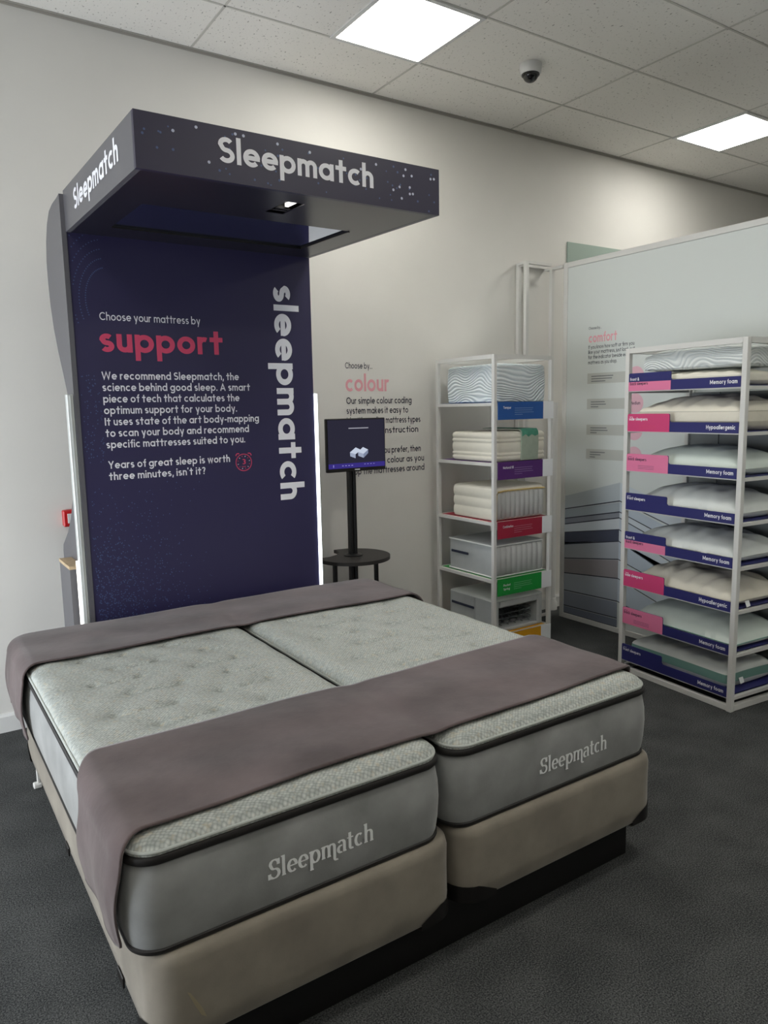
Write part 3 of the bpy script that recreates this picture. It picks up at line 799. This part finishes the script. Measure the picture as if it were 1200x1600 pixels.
b.poly([scr(-hw+.008, .022), scr(hw-.008, .022), scr(hw-.008, mz1-mz0-.008), scr(-hw+.008, mz1-mz0-.008)], 0)
def scr2(x, z): return (x, -.0018, z)
b.poly([scr2(-hw+.008, .022), scr2(hw-.008, .022), scr2(hw-.008, .052), scr2(-hw+.008, .052)], 1)
def s3(x, z): return (x, -.0024, z)
for dx in (0, .058):          # a pair of pale mattresses drawn on the screen
    b.poly([s3(-.052+dx, .118), s3(-.012+dx, .105), s3(.028+dx*.9, .130), s3(-.010+dx*.9, .147)], 2)
    b.poly([s3(-.052+dx, .118), s3(-.050+dx, .094), s3(-.012+dx, .080), s3(-.012+dx, .105)], 3)
b.poly([s3(.046, .105), s3(.046, .080), s3(.080, .108), s3(.080, .130)], 4)
for k in range(4): b.poly([s3(-.11+.022*k, .036), s3(-.098+.022*k, .036), s3(-.098+.022*k, .040), s3(-.11+.022*k, .040)], 5)
for k in range(4): b.poly([s3(.05+.022*k, .040), s3(.060+.022*k, .040), s3(.060+.022*k, .043), s3(.05+.022*k, .043)], 5)
b.poly([s3(-.172,.030), s3(-.167,.030), s3(-.167,.046), s3(-.172,.046)], 5)
b.poly([s3(-.058,.262), s3(.085,.262), s3(.085,.268), s3(-.058,.268)], 6)
sc = flatmesh(b, 'screen', [rgbglow('screen_dark', (38,37,50)), rgbglow('screen_indigo', (50,42,112)), rgbglow('screen_pale', (176,184,200)), rgbglow('screen_mid', (140,148,168)), rgbglow('screen_mid2', (112,120,142)), rgbglow('screen_icon', (130,126,190)), rgbglow('screen_text', (140,140,150))], rm)
b = MB(); b.poly([(-.018,-.0012,.008), (.018,-.0012,.008), (.018,-.0012,.014), (-.018,-.0012,.014)]); flatmesh(b, 'badge', M['letter_white'], rm)

# ------------------------------------------------------------------ wall lettering
b = MB()
def WT(s, x0, x1, z, xh, w=.2, mi=0, gap=.16): text(b, s, (x0, -.0015, z), U, V, xh, (x1-x0) if x1 else None, w, gap, mi)
wl = tag(empty('wall_lettering', (0, 0, 0)), 'pink and navy lettering about colour on the white wall behind the monitor', 'wall lettering')
WT('Choose by...', .950, 1.163, 1.945, .028, .18)
WT('colour', .950, 1.298, 1.795, .080, .24, 1, .13)
flatmesh(b, 'heading', [M['letter_navy'], M['letter_rose']], wl); b = MB()
for gi, (s, x0, x1, z) in enumerate([('Our simple colour coding', .953, 1.485, 1.712), ('system makes it easy to', .953, 1.455, 1.646), ('identify our five mattress types', .953, 1.560, 1.578), ('by their construction', .953, 1.540, 1.509), ('Find the one you prefer, then', .953, 1.560, 1.372), ('look for that colour as you', .953, 1.588, 1.303), ('shop the mattresses around', .953, 1.590, 1.236)]):
    if gi == 4: flatmesh(b, 'paragraph', M['letter_navy'], wl); b = MB()
    WT(s, x0, x1, z, .0315, .21)
flatmesh(b, 'paragraph', M['letter_navy'], wl)

# ------------------------------------------------------------------ colour shelf with mattress samples
sx0, sx1, sy0, sy1 = 1.63, 2.165, -.70, -.09
r = tag(empty('display_shelf', ((sx0+sx1)/2, (sy0+sy1)/2, 0)), 'tall white open shelf of mattress samples with coloured labels', 'display shelf')
ox, oy = (sx0+sx1)/2, (sy0+sy1)/2; W2, D2 = (sx1-sx0)/2, (sy1-sy0)/2; pw = .026
for ax, ay in ((-1,-1), (1,-1), (-1,1), (1,1)):
    x = ax*(W2-pw/2); y = ay*(D2-pw/2); b = MB(); b.box(x-pw/2, x+pw/2, y-pw/2, y+pw/2, 0, 2.006, bev=.002); b.build('post', M['white_metal'], r)
for z0 in (2.006-pw, .006):
    for y in (-D2+pw/2, D2-pw/2): b = MB(); b.box(-W2+pw, W2-pw, y-pw/2, y+pw/2, z0, z0+pw); b.build('rail', M['white_metal'], r)
    for x in (-W2+pw/2, W2-pw/2): b = MB(); b.box(x-pw/2, x+pw/2, -D2+pw, D2-pw, z0, z0+pw); b.build('rail', M['white_metal'], r)
LV = [1.703, 1.315, .925, .540, .155]
LC = ['blue', 'purple', 'crimson', 'green', 'amber']
heads = ['Tempur', 'Natural fill', 'Combination', ('Pocket', 'Spring'), '']
for z, cname, hd in zip(LV, LC, heads):
    b = MB(); b.box(-W2+.001, W2-.001, -D2+pw+.0005, D2-.001, z-.022, z-.002)
    sh = b.build('shelf', M['white_metal'], r)
    b = MB(); b.box(-W2+.03, W2-.03, -D2+pw+.006, D2-.03, z-.0019, z-.0002); b.build('shelf_liner', M['lab_'+cname], sh)['label'] = cname+' liner sheet on the shelf'
    b = MB(); b.box(-W2+pw+.006, .167, -D2-.004, -D2+.0002, z-.112, z+.002); lb = b.build('shelf_label', M['lab_'+cname], r); lb['label'] = cname+' information strip'
    b = MB(); b.box(.1672, .262, -D2-.0045, -D2-.0003, z-.112, z+.003); b.build('card', M['card'], lb)
    b = MB(); yl = -D2-.0052
    if isinstance(hd, tuple):
        for q, s in enumerate(hd): text(b, s, (-W2+.082, yl, z-.05-.026*q), U, V, .0105, None, .24, .16)
    elif hd: text(b, hd, (-W2+.075, yl, z-.042), U, V, .0115, .068 if len(hd) < 8 else .092, .24, .16)
    if hd: flatmesh(b, 'heading_print', M['letter_white'], lb)
    b = MB()
    for q in range(4):
        x0 = -W2+.175; ln = (.165, .158, .17, .07)[q]
        b.poly([(x0, yl, z-.040-.0135*q), (x0+ln, yl, z-.040-.0135*q), (x0+ln, yl, z-.0375-.0135*q), (x0, yl, z-.0375-.0135*q)], 1)
    flatmesh(b, 'text_lines', [M['letter_white'], mat('faint_print_'+cname, tuple(int(.55*v+.45*c) for v, c in zip((230,230,240), dict(blue=(24,84,158), purple=(84,36,112), crimson=(164,32,60), green=(26,150,60), amber=(220,160,30))[cname])), .5)], lb)

def soft_block(b, x0, x1, y0, y1, z0, z1, q, bulge=0.004, layers=None, crown=.006, n=8, mi=0):
    cx, cy, hx, hy = (x0+x1)/2, (y0+y1)/2, (x1-x0)/2, (y1-y0)/2
    rings = []; h = z1-z0
    def ring(o, z): return rrect(cx, cy, hx-o, hy-o, max(.004, q-o*.6), z, n)
    rings += [ring(.016, z0), ring(.004, z0+.006)]
    cuts = layers or [0, 1]
    for a, c in zip(cuts[:-1], cuts[1:]):
        za, zc = z0+.008+(h-.016)*a, z0+.008+(h-.016)*c
        for f in (.02, .18, .5, .82, .98):
            rings.append(ring(.008-bulge-.008*math.sin(f*PI)**.6 if layers else .004-bulge*math.sin(f*PI), za+(zc-za)*f))
    rings += [ring(.004, z1-.008), ring(.012, z1-.001), ring(.03, z1+crown*.4), ring(min(hx, hy)*.7, z1+crown)]
    b.loft(rings, cap=True, mi=mi)
# 1 pale blue wavy quilted block, 2 ribbed block with sage band, 3 cream block with springs, 4 grey encased springs, 5 grey cut-open block
def sample(name, label): return tag(empty(name, (0,0,0)), label, 'mattress sample', 'mattress samples on the shelf')
def setloc(r, x, y, z):
    r.location = (x, y, z)
    for c in r.children: c.location = (-x, -y, -z)
s1 = sample('mattress_sample', 'pale blue wave-quilted mattress sample above the blue label, on the top shelf')
b = MB(); soft_block(b, 1.672, 2.128, -.678, -.145, 1.704, 1.945, .05, .006, crown=.018); b.build('cover', M['wavy'], s1, smooth=True, angle=60); setloc(s1, 1.9, -.41, 1.704)
s2 = sample('mattress_sample', 'ribbed white mattress sample with a sage green band, above the purple label')
b = MB(); soft_block(b, 1.672, 2.12, -.678, -.205, 1.316, 1.510, .04, .004, layers=[0,.17,.30,.66,.80,1], crown=.004); b.build('cover', M['cream'], s2, smooth=True, angle=60)
b = MB()
pr_ = [(-.6805,1.3175), (-.684,1.36), (-.686,1.42), (-.684,1.485), (-.678,1.512), (-.662,1.521), (-.60,1.5235), (-.30,1.5235)]
for x0, x1 in ((1.880, 2.035),):
    b.loft([[(x0, y, z) for y, z in pr_], [(x0, y-.006, z+.004) for y, z in pr_], [((x0+x1)/2, y-.009, z+.005) for y, z in pr_], [(x1, y-.006, z+.004) for y, z in pr_], [(x1, y, z) for y, z in pr_]], close=False)
b.build('band', M['sage'], s2, smooth=True)
b = MB(); pr2 = [(-.6945,1.478), (-.692,1.510), (-.678,1.5285), (-.60,1.5305), (-.30,1.5305)]
zig = [(1.884,0), (1.915,.014), (1.94,-.004), (1.97,.012), (2.0,0), (2.031,.01)]
b.loft([[(x, y, z+(dz if k == 0 else 0)) for k, (y, z) in enumerate(pr2)] for x, dz in zig], close=False)
b.build('foliage_trim', M['emerald'], s2, smooth=True); setloc(s2, 1.9, -.44, 1.316)
s3_ = sample('mattress_sample', 'cream mattress sample with yellow piping and bare pocket springs, above the crimson label')
b = MB(); soft_block(b, 1.668, 2.130, -.655, -.225, .926, 1.148, .03, .004, layers=[0,.34,.66,1], crown=.012); b.build('cover', M['cream'], s3_, smooth=True, angle=60)
def springs(b, x0, x1, y, z0, z1, n):
    w = (x1-x0)/n
    prof = []
    for k in range(n):
        for f in np.linspace(0, 1, 7)[:-1]:
            prof.append((x0+w*(k+f), y-.0065*abs(math.sin(PI*f))**.7))
    prof.append((x1, y))
    rings = [[(x, yy+.012, z0) for x, yy in prof], [(x, yy, z0+.01) for x, yy in prof], [(x, yy-.002, (z0+z1)/2) for x, yy in prof], [(x, yy, z1-.01) for x, yy in prof], [(x, yy+.012, z1) for x, yy in prof]]
    b.loft(rings, close=False)
b = MB(); springs(b, 1.688, 2.118, -.6585, .936, 1.118, 10); b.build('pocket_springs', M['spring'], s3_, smooth=True, angle=70)
b = MB(); b.tube([(1.684,-.664,.936), (1.680,-.666,1.03), (1.684,-.666,1.10), (1.70,-.667,1.118), (1.76,-.667,1.124), (2.05,-.667,1.124), (2.122,-.666,1.120)], .005, 8); b.build('piping', M['yellow_pipe'], s3_, smooth=True)
setloc(s3_, 1.9, -.44, .926)
s4 = sample('mattress_sample', 'grey mattress sample in clear-cased springs with white edges, above the green label')
b = MB(); soft_block(b, 1.668, 2.126, -.655, -.185, .541, .762, .012, .002, crown=.010); b.build('cover', M['grey_side'], s4, smooth=True, angle=50)
b = MB(); springs(b, 1.684, 2.116, -.6585, .552, .745, 9); b.build('pocket_springs', M['spring'], s4, smooth=True, angle=70)
b = MB()
for z in (.548, .757): b.tube(rrect(1.897, -.420, .2305, .2365, .014, z, 6), .0055, 8, True)
b.build('piping', M['white_cloth'], s4, smooth=True)
b = MB(); b.box(1.6625, 1.6675, -.40, -.215, .662, .680, bev=.002); b.build('pull_tab', M['ink'], s4)
setloc(s4, 1.9, -.42, .541)
s5 = sample('mattress_sample', 'grey mattress sample cut open to show coils, on the bottom shelf above the amber label')
b = MB()
x0, x1, y0, y1, z0, z1 = 1.668, 2.130, -.655, -.185, .156, .380
b.box(x0, x1, -.46, y1, z0, z1, bev=.012); b.box(x0, x0+.055, y0, -.4601, z0, z1, bev=.01); b.box(x1-.05, x1, y0, -.4601, z0, z1, bev=.01)
b.box(x0+.0551, x1-.0501, y0, -.4601, z0, z0+.025, bev=.006); b.box(x0+.0551, x1-.0501, y0, -.4601, z1-.055, z1, bev=.01)
b.build('cover', M['grey_side'], s5)
b = MB(); soft_block(b, x0-.002, x1+.002, y0-.004, y1, z1-.012, z1+.006, .012, .001, crown=.010); b.build('top_pad', M['white_cloth'], s5, smooth=True, angle=50)
b = MB()
for row in range(2):
    for k in range(5):
        cx = x0+.095+.066*k+(.02 if row else 0); cy = -.60+.07*row
        b.tube([(cx+.028*math.cos(a), cy+.028*math.sin(a), z0+.027+.135*a/(2*PI*4)) for a in np.linspace(0, 2*PI*4, 56)], .0025, 5)
b.build('coil_springs', M['wire'], s5, smooth=True)
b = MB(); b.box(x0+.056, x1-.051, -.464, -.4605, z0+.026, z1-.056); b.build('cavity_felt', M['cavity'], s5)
b = MB(); b.box(1.6625, 1.6675, -.46, -.215, .290, .308, bev=.002); b.build('pull_tab', M['ink'], s5)
setloc(s5, 1.9, -.42, .156)

# ------------------------------------------------------------------ big printed comfort board and its frame
bxp = 2.76
r = tag(empty('display_board', (bxp+.02, -1.6, 0)), 'large pale printed board about comfort in a white frame', 'display board')
def BL(x, y, z): return (x-bxp-.02, y+1.6, z)
by0, by1 = -3.35, -.235
def bbox(b, x0, x1, y0, y1, z0, z1, bev=0): b.box(x0-bxp-.02, x1-bxp-.02, y0+1.6, y1+1.6, z0, z1, 0, bev)
b = MB(); bbox(b, bxp, bxp+.035, by0+.03, by1-.03, .04, 2.695); brd = b.build('print_panel', M['board'], r)
for nm, args in dict(a=(bxp-.008, bxp+.043, by1-.0299, by1+.010, 0, 2.735), c=(bxp-.008, bxp+.043, by0, by0+.0299, 0, 2.735), d=(bxp-.008, bxp+.043, by0+.03, by1-.03, 2.6951, 2.735), e=(bxp-.008, bxp+.043, by0+.03, by1-.03, 0, .0399)).items():
    b = MB(); bbox(b, *args, bev=.003); b.build('frame_rail', M['white_metal'], r)
# printed picture: a pile of mattresses, all flat print
pm = [mat('print_'+k, tuple(min(255, v+10) for v in c), .35) for k, c in dict(g1=(170,178,182), g2=(150,158,164), g3=(122,126,134), g4=(186,192,196), g5=(62,66,82), g6=(158,162,168), g7=(138,132,134), g8=(156,162,170), g9=(128,134,146), g10=(108,114,128), edge=(52,54,64), s1=(190,198,204), s2=(176,186,196)).items()]
b = MB(); xl = bxp-.0012
def PQ(pts, mi): b.poly([BL(xl, y, z) for y, z in pts], mi)
yL, yC = -.268, -.79
stack = [((.975,1.118),(.875,.985),0), ((.868,.975),(.800,.905),1), ((.798,.903),(.755,.862),2), ((.753,.860),(.688,.775),3), ((.684,.772),(.595,.690),4), ((.610,.688),(.482,.555),5), ((.474,.546),(.364,.412),6), ((.355,.405),(.225,.240),7), ((.216,.230),(.102,.112),8), ((.094,.102),(.042,.042),9)]
for (ta, tb), (ba, bb), mi in stack:
    PQ([(yL, ta), (yL, ba), (yC, bb), (yC, tb)], mi)
for (ta, tb), (ba, bb), mi in stack: 
    xl = bxp-.0015; PQ([(yL, ba+.003), (yL, ba-.006), (yC, bb-.006), (yC, bb+.003)], 10); xl = bxp-.0012
# receding long sides of the pile
yE = -1.60
for k, ((ta, tb), (ba, bb), mi) in enumerate(stack[:-1]):
    dz = (.62 if k < 5 else .42)*(.55+.05*k)
    e0, e1 = tb-dz*.72, bb-dz*.72
    if e1 < .045: e1 = .045
    if e0 < e1+.01: continue
    PQ([(yC, tb), (yC, bb), (yE, e1), (yE, e0)], 11 if k % 2 == 0 else 12)
    xl = bxp-.0015; PQ([(yC, bb+.002), (yC, bb-.005), (yE, e1-.006), (yE, e1+.001)], 10); xl = bxp-.0012
flatmesh(b, 'mattress_print', pm, brd)
b = MB(); UB = (0,-1,0)
def BT(s, y0, y1, z, xh, w=.2, mi=0, gap=.16): text(b, s, BL(bxp-.0012, y0, z), UB, V, xh, abs(y1-y0), w, gap, mi)
BT('Choose by...', -.472, -.588, 2.222, .014, .18)
BT('comfort', -.474, -.730, 2.128, .048, .24, 1, .13)
flatmesh(b, 'heading', [M['letter_navy'], M['letter_rose']], brd); b = MB()
for s, y1, z in [('If you know how soft or firm you', -.880, 2.083), ('like your mattress, just look out', -.885, 2.047), ('for the indicator beside each', -.850, 2.010), ('mattress as you shop.', -.735, 1.972)]: BT(s, -.472, y1, z, .0185, .17)
flatmesh(b, 'paragraph', M['letter_navy'], brd); b = MB()
for k, z in enumerate((1.868, 1.682, 1.492, 1.312)):
    b.poly([BL(bxp-.0008, y, zz) for y, zz in ((-.468, z+.038), (-.468, z-.038), (-.90, z-.038), (-.90, z+.038))], 2)
    b.poly([BL(bxp-.0011, -.90+.068*math.cos(a), z+.068*math.sin(a)) for a in np.linspace(0, -2*PI, 33)[:-1]], 3)
    for q in range(3):
        ln = ((.20,.19,.13), (.13,.14,.07), (.15,.16,.06), (.14,.10,.05))[k][q]
        b.poly([BL(bxp-.0014, y, zz) for y, zz in ((-.505, z+.018-.018*q), (-.505, z+.012-.018*q), (-.505-ln, z+.012-.018*q), (-.505-ln, z+.018-.018*q))], 4)
BT2 = [('Soft', 1.868), ('Medium', 1.682), ('Firm', 1.312)]
for s, z in BT2: text(b, s, BL(bxp-.0016, -.858 if s == 'Medium' else -.875, z-.01), UB, V, .016, .085 if s == 'Medium' else .05, .2)
flatmesh(b, 'firmness_chart', [M['letter_navy'], M['letter_rose'], M['tagg'], M['circ'], mat('faint_grey_print', (110,112,116), .5)], brd)

# open tube frame standing between the board and the wall
r = tag(empty('tube_frame', (2.62, -.07, 0)), 'slim white tube frame standing between the wall and the board end', 'frame')
t = .028
FX0, FX1, FY0, FY1 = 2.464, 2.752, -.125, -.022
for nm, x, y in (('post', FX0, FY0), ('post', FX0+.02, FY1), ('post', FX1-.02, FY0)):
    b = MB(); b.box(x-2.62-t/2, x-2.62+t/2, y+.07-t/2, y+.07+t/2, 0, 2.744 if x < 2.6 else 2.703); b.build('post', M['white_metal'], r)
b = MB()
b.box(FX0-2.62+t/2, FX1-2.62-.02-t/2, FY0+.07-t/2, FY0+.07+t/2, 2.724, 2.744); b.box(FX0-2.62+.02+t/2, FX1-2.62+.03, FY1+.07-t/2, FY1+.07+t/2, 2.724, 2.744)
b.box(FX0-2.62-t/2+.005, FX0-2.62+t/2+.01, FY0+.07+t/2, FY1+.07-t/2, 2.724, 2.744); b.box(FX1-2.62-.01, FX1-2.62+.03, -.1535, FY1+.07-t/2, 2.7035, 2.7235)
b.build('top_rails', M['white_metal'], r)
b = MB(); b.box(FX0-2.62-t/2, FX1-2.62-.03, FY0+.07-.03, FY0+.07-t/2-.0005, 0, .02); b.build('foot_rail', M['white_metal'], r)
# white pipe casing on the wall beside the board
b = MB(); b.cyl((2.86, -.045, .10), .028, .028, 1.6, 24); b.lathe((2.86, -.045, 0), [(.042,.0), (.042,.06), (.034,.075), (.034,.0999)], 24)
tag(b.build('wall_pipe', M['white_gloss'], smooth=True), 'white vertical pipe against the wall by the board end', 'pipe')
# sage panel on the wall above the board
r = tag(empty('wall_sign', (3.42, 0, 2.83)), 'sage green sign panel high on the wall, mostly hidden by the comfort board', 'sign')
b = MB(); b.box(-.40, .40, -.012, -.001, -.13, .13, bev=.002); pn = b.build('panel', M['greenbox'], r)
b = MB(); b.box(-.12, -.085, -.0145, -.0122, .015, .035); b.build('printed_mark', M['card'], pn)

# ------------------------------------------------------------------ pillow rack
th = math.radians(-4.66)
RO = Vector((2.148, -1.297, 0))
rk = tag(empty('pillow_rack', RO, th), 'tall white pillow rack with navy trays and pink label tabs at right', 'display rack')
RM = Matrix.Translation(RO) @ Matrix.Rotation(th, 4, 'Z')
DP, WD, t = .575, .812, .03
for x, y in ((t/2, -t/2), (t/2, -WD+t/2), (DP-t/2, -t/2), (DP-t/2, -WD+t/2)):
    b = MB(); b.box(x-t/2, x+t/2, y-t/2, y+t/2, 0, 2.006, bev=.002); b.build('post', M['white_metal'], rk)
for z0 in (2.006-t, .004):
    for x in (t/2, DP-t/2): b = MB(); b.box(x-t/2, x+t/2, -WD+t, -t, z0, z0+t); b.build('rail', M['white_metal'], rk)
    for y in (-t/2, -WD+t/2): b = MB(); b.box(t, DP-t, y-t/2, y+t/2, z0, z0+t); b.build('rail', M['white_metal'], rk)
b = MB(); b.box(DP-.012, DP-.006, -WD+t+.002, -t-.002, .06, 1.74); b.box(DP-.022, DP-.0121, -.245, -.205, .06, 1.74); b.build('back_panel', M['backgrey'], rk)
TABS = [('navy', 'front sleepers', 'Memory foam'), ('pink', 'back sleepers', 'Memory foam'), ('rose', 'side sleepers', 'Hypoallergenic'), ('both', 'front &', 'Memory foam'), ('navy', 'front sleepers', 'Memory foam'), ('pink', 'back sleepers', 'Memory foam'), ('rose', 'side sleepers', 'Hypoallergenic'), ('both', 'front &', 'Memory foam')]
ZS = [.083+.2395*k for k in range(8)]
R2 = (0,-1,0)
for k, z in enumerate(ZS):
    kind, head, kindtx = TABS[k]
    b = MB()
    for y in (-t/2, -WD+t/2): b.box(t, DP-t, y-t/2+.004, y+t/2-.004, z-.018, z-.0005)
    b.box(.004, .018, -WD+t, -t, z-.012, z-.002)
    rail = b.build('shelf_rail', M['white_metal'], rk)
    b = MB(); b.box(.006, DP-.03, -WD+t+.003, -t-.003, z, z+.004); tray = b.build('tray', M['rack_navy'], rk)
    # front strip with the raised tab
    ya, yb, yt = -.030, -WD+t+.001, -.340
    h0, h1 = .056, .104
    q = .008
    prof = [(ya, 0), (ya, h1-q), (ya-q*.3, h1-q*.3), (ya-q, h1), (yt+q, h1), (yt+q*.3, h1-q*.3), (yt, h1-q), (yt, h0+q), (yt-q, h0), (yb, h0), (yb, 0)]
    b = MB(); b.prism(prof, lambda a, c, tt, z=z: (.0055-tt, a, z-.006+c), .004); b.build('front_strip', M['rack_navy'], tray)
    if kind != 'navy':
        b = MB(); hh = h1 if kind != 'both' else .052
        pr3 = [(ya, -.0005), (ya, hh-q), (ya-q, hh), (yt+q, hh), (yt, hh-q), (yt, -.0005)] if kind != 'both' else [(ya, -.0005), (ya, hh), (yt, hh), (yt, -.0005)]
        b.prism(pr3, lambda a, c, tt, z=z: (.0012-tt, a, z-.006+c), .0012); tb = b.build('label_tab', M['rack_pink'] if kind in ('pink','both') else M['rack_rose'], tray); tb['label'] = 'pink label tab'
    b = MB(); lx = -.0008
    dk = 1 if kind == 'pink' else 0
    if kind == 'both':
        text(b, 'front &', (lx, ya-.012, z+.054), R2, V, .0125, .068, .24); text(b, 'back sleepers', (lx, ya-.012, z+.028), R2, V, .0125, .135, .24, mi=1)
    else:
        text(b, head, (lx, ya-.012, z+.058), R2, V, .0130, .140, .24, mi=dk)
        b.poly([(lx, ya-.013, z+.080), (lx, ya-.013, z+.078), (lx, ya-.040, z+.078), (lx, ya-.040, z+.080)], dk)
        for j in range(3): b.poly([(lx, y, zz) for y, zz in ((ya-.09, z+.030-.009*j), (ya-.09, z+.0285-.009*j), (ya-.21, z+.0285-.009*j), (ya-.21, z+.030-.009*j))], dk if kind != 'rose' else 2) if kind != 'navy' else None
    flatmesh(b, 'lettering', [M['letter_white'], M['letter_navy'], M['letter_pink']], tray); b = MB()
    wtx = .165 if kindtx == 'Memory foam' else .178
    text(b, kindtx, (lx, yb+.018+wtx, z+.014), R2, V, .0158, wtx, .25)
    flatmesh(b, 'lettering', [M['letter_white'], M['letter_navy'], M['letter_pink']], tray)

def pillow(label, k, L_, W_, Ht, m, seed, xoff, yoff, lift=0, gusset=None, tagpos=None, pipe=None, sag=.0, hb=.30, yaw=0, puff=.5, wr=.004):
    """long axis along the rack front; sits on tray k"""
    z = ZS[k]+.0045+lift
    c = RM @ Vector((xoff, yoff, z))
    r = tag(empty('pillow', c, th+yaw), label, 'pillow', 'pillows on the rack')
    gh = gusset[0] if gusset else 0.0
    nu, nv = 44, 64
    u, v = np.meshgrid(np.linspace(-1, 1, nu), np.linspace(-1, 1, nv))
    rgp = np.random.default_rng(seed); ph = rgp.uniform(0, 6.28, 12)
    # outline: sides draw in a little between pointed corners
    x = W_/2*u*(1-.045*(1-np.abs(v)**2.2)); y = L_/2*v*(1-.035*(1-np.abs(u)**2.2))
    rr = np.clip((np.abs(u)**8+np.abs(v)**8), 0, 2); x *= 1-.025*rr*(rr > 1)*(rr-1); y *= 1-.02*rr*(rr > 1)*(rr-1)
    f = np.clip((1-np.abs(u)**2.4)*(1-np.abs(v)**2.6), 0, 1)**puff
    free = Ht-gh
    edge = np.clip(f*4, 0, 1)
    w_ = wr*(np.sin(x*38+ph[0]+3*np.sin(y*11+ph[1]))*np.sin(y*27+ph[2])+.7*np.sin(y*55+x*21+ph[3]))*edge
    w_ -= sag*np.exp(-((u-.15)**2/.16+(v+.1)**2/.10))
    base = free*hb
    zb_ = np.maximum(0, base*(1-1.9*f)); ztp = base+gh+free*(1-hb)*f+w_
    drop = .30*base*(np.abs(u)**3*.5+np.abs(v)**3*.5)
    zb_ = np.maximum(0, zb_-drop*0); 
    b = MB(); idx = lambda j, i: j*nu+i
    b.v = [tuple(p) for p in np.stack([x, y, ztp], -1).reshape(-1, 3).tolist()]
    b.f = [(idx(j,i), idx(j,i+1), idx(j+1,i+1), idx(j+1,i)) for j in range(nv-1) for i in range(nu-1)]
    o = len(b.v); b.v += [tuple(p) for p in np.stack([x, y, zb_], -1).reshape(-1, 3).tolist()]
    b.f += [(o+idx(j,i), o+idx(j+1,i), o+idx(j+1,i+1), o+idx(j,i+1)) for j in range(nv-1) for i in range(nu-1)]
    per = [idx(0,i) for i in range(nu)] + [idx(j,nu-1) for j in range(1, nv)] + [idx(nv-1,i) for i in range(nu-2, -1, -1)] + [idx(j,0) for j in range(nv-2, 0, -1)]
    if not gusset:
        for a in range(len(per)): c2 = (a+1) % len(per); b.f.append((per[a], per[c2], o+per[c2], o+per[a]))
    b.mi = [0]*len(b.f)
    body = b.build('case', m, r, smooth=True, angle=75)
    if gusset:
        g = MB(); tp = [b.v[i] for i in per]; bt = [b.v[o+i] for i in per]
        mid = [((p[0]+q[0])/2*1.012, (p[1]+q[1])/2*1.008, (p[2]+q[2])/2) for p, q in zip(tp, bt)]
        g.loft([bt, mid, tp]); gs = g.build('gusset', gusset[1], r, smooth=True)
        if gusset[1] is not m: gs['label'] = 'green side band'
    if pipe:
        g = MB(); g.tube([tuple(Vector(b.v[i])) for i in per[::2]], .0032, 6, True); g.build('piping', pipe, r, smooth=True)
    if tagpos:
        uu, vv = tagpos; g = MB(); px, py, pz = W_/2*uu, L_/2*vv, base+gh*.5+.002
        if abs(uu) >= abs(vv): g.box(px-.034 if uu < 0 else px, px if uu < 0 else px+.034, py-.018, py+.018, pz-.002, pz)
        else: g.prism([(-.018, 0), (.018, 0), (.022, -.035), (-.012, -.04)], lambda a, c3, tt: (px+a, py-.008-tt+c3*.25, pz+c3*.85), .0012)
        g.build('care_tag', M['card'], r)
    return r
# from the bottom tray upwards
xm = .275
pillow('white pillow with green side band on the lowest tray', 0, .70, .42, .155, M['white_cloth'], 1, .255, -.400, gusset=(.05, M['teal']), tagpos=(-.5,-1.0), hb=.40, puff=.42)
pillow('smooth white pillow with mint piping on the tray second from the bottom', 1, .73, .46, .165, M['mint_cloth'], 2, xm, -.420, pipe=M['teal'], tagpos=(.45,-1.0), hb=.20, wr=.0025)
pillow('creased ivory pillow on the lower hypoallergenic tray', 2, .73, .47, .155, M['ivory_cloth'], 3, xm, -.410, sag=.03, tagpos=(-.6,-1.0), hb=.22, wr=.007)
pillow('soft white pillow above the lower front and back sleepers label', 3, .72, .46, .150, M['white_cloth'], 4, xm, -.410, tagpos=(-1.0,-.45), hb=.25, wr=.005)
pillow('plump white pillow on the fifth tray up, above the plain front sleepers label', 4, .72, .46, .160, M['white_cloth'], 5, xm, -.410, tagpos=(-1.0,-.55), hb=.24, wr=.004)
pillow('smooth pale mint pillow above the upper back sleepers label', 5, .72, .46, .150, M['mint_cloth'], 6, xm, -.415, hb=.25, wr=.002)
pillow('tall ivory pillow with crumpled side on the upper hypoallergenic tray', 6, .73, .47, .195, M['ivory_cloth'], 7, xm, -.425, gusset=(.055, M['ivory_cloth']), hb=.36, wr=.006, puff=.55, pipe=M['cream'])
pillow('flat cream pillow on the top tray, underneath the wave-quilted pillow', 7, .66, .34, .095, M['cream'], 8, .20, -.445, gusset=(.03, M['cream']), hb=.4, wr=.003)
pillow('white wave-quilted pillow on top of the highest tray', 7, .68, .42, .135, M['wavy_pillow'], 9, .240, -.440, lift=.100, hb=.15, wr=.002, gusset=(.055, M['wavy_pillow']), puff=.34)
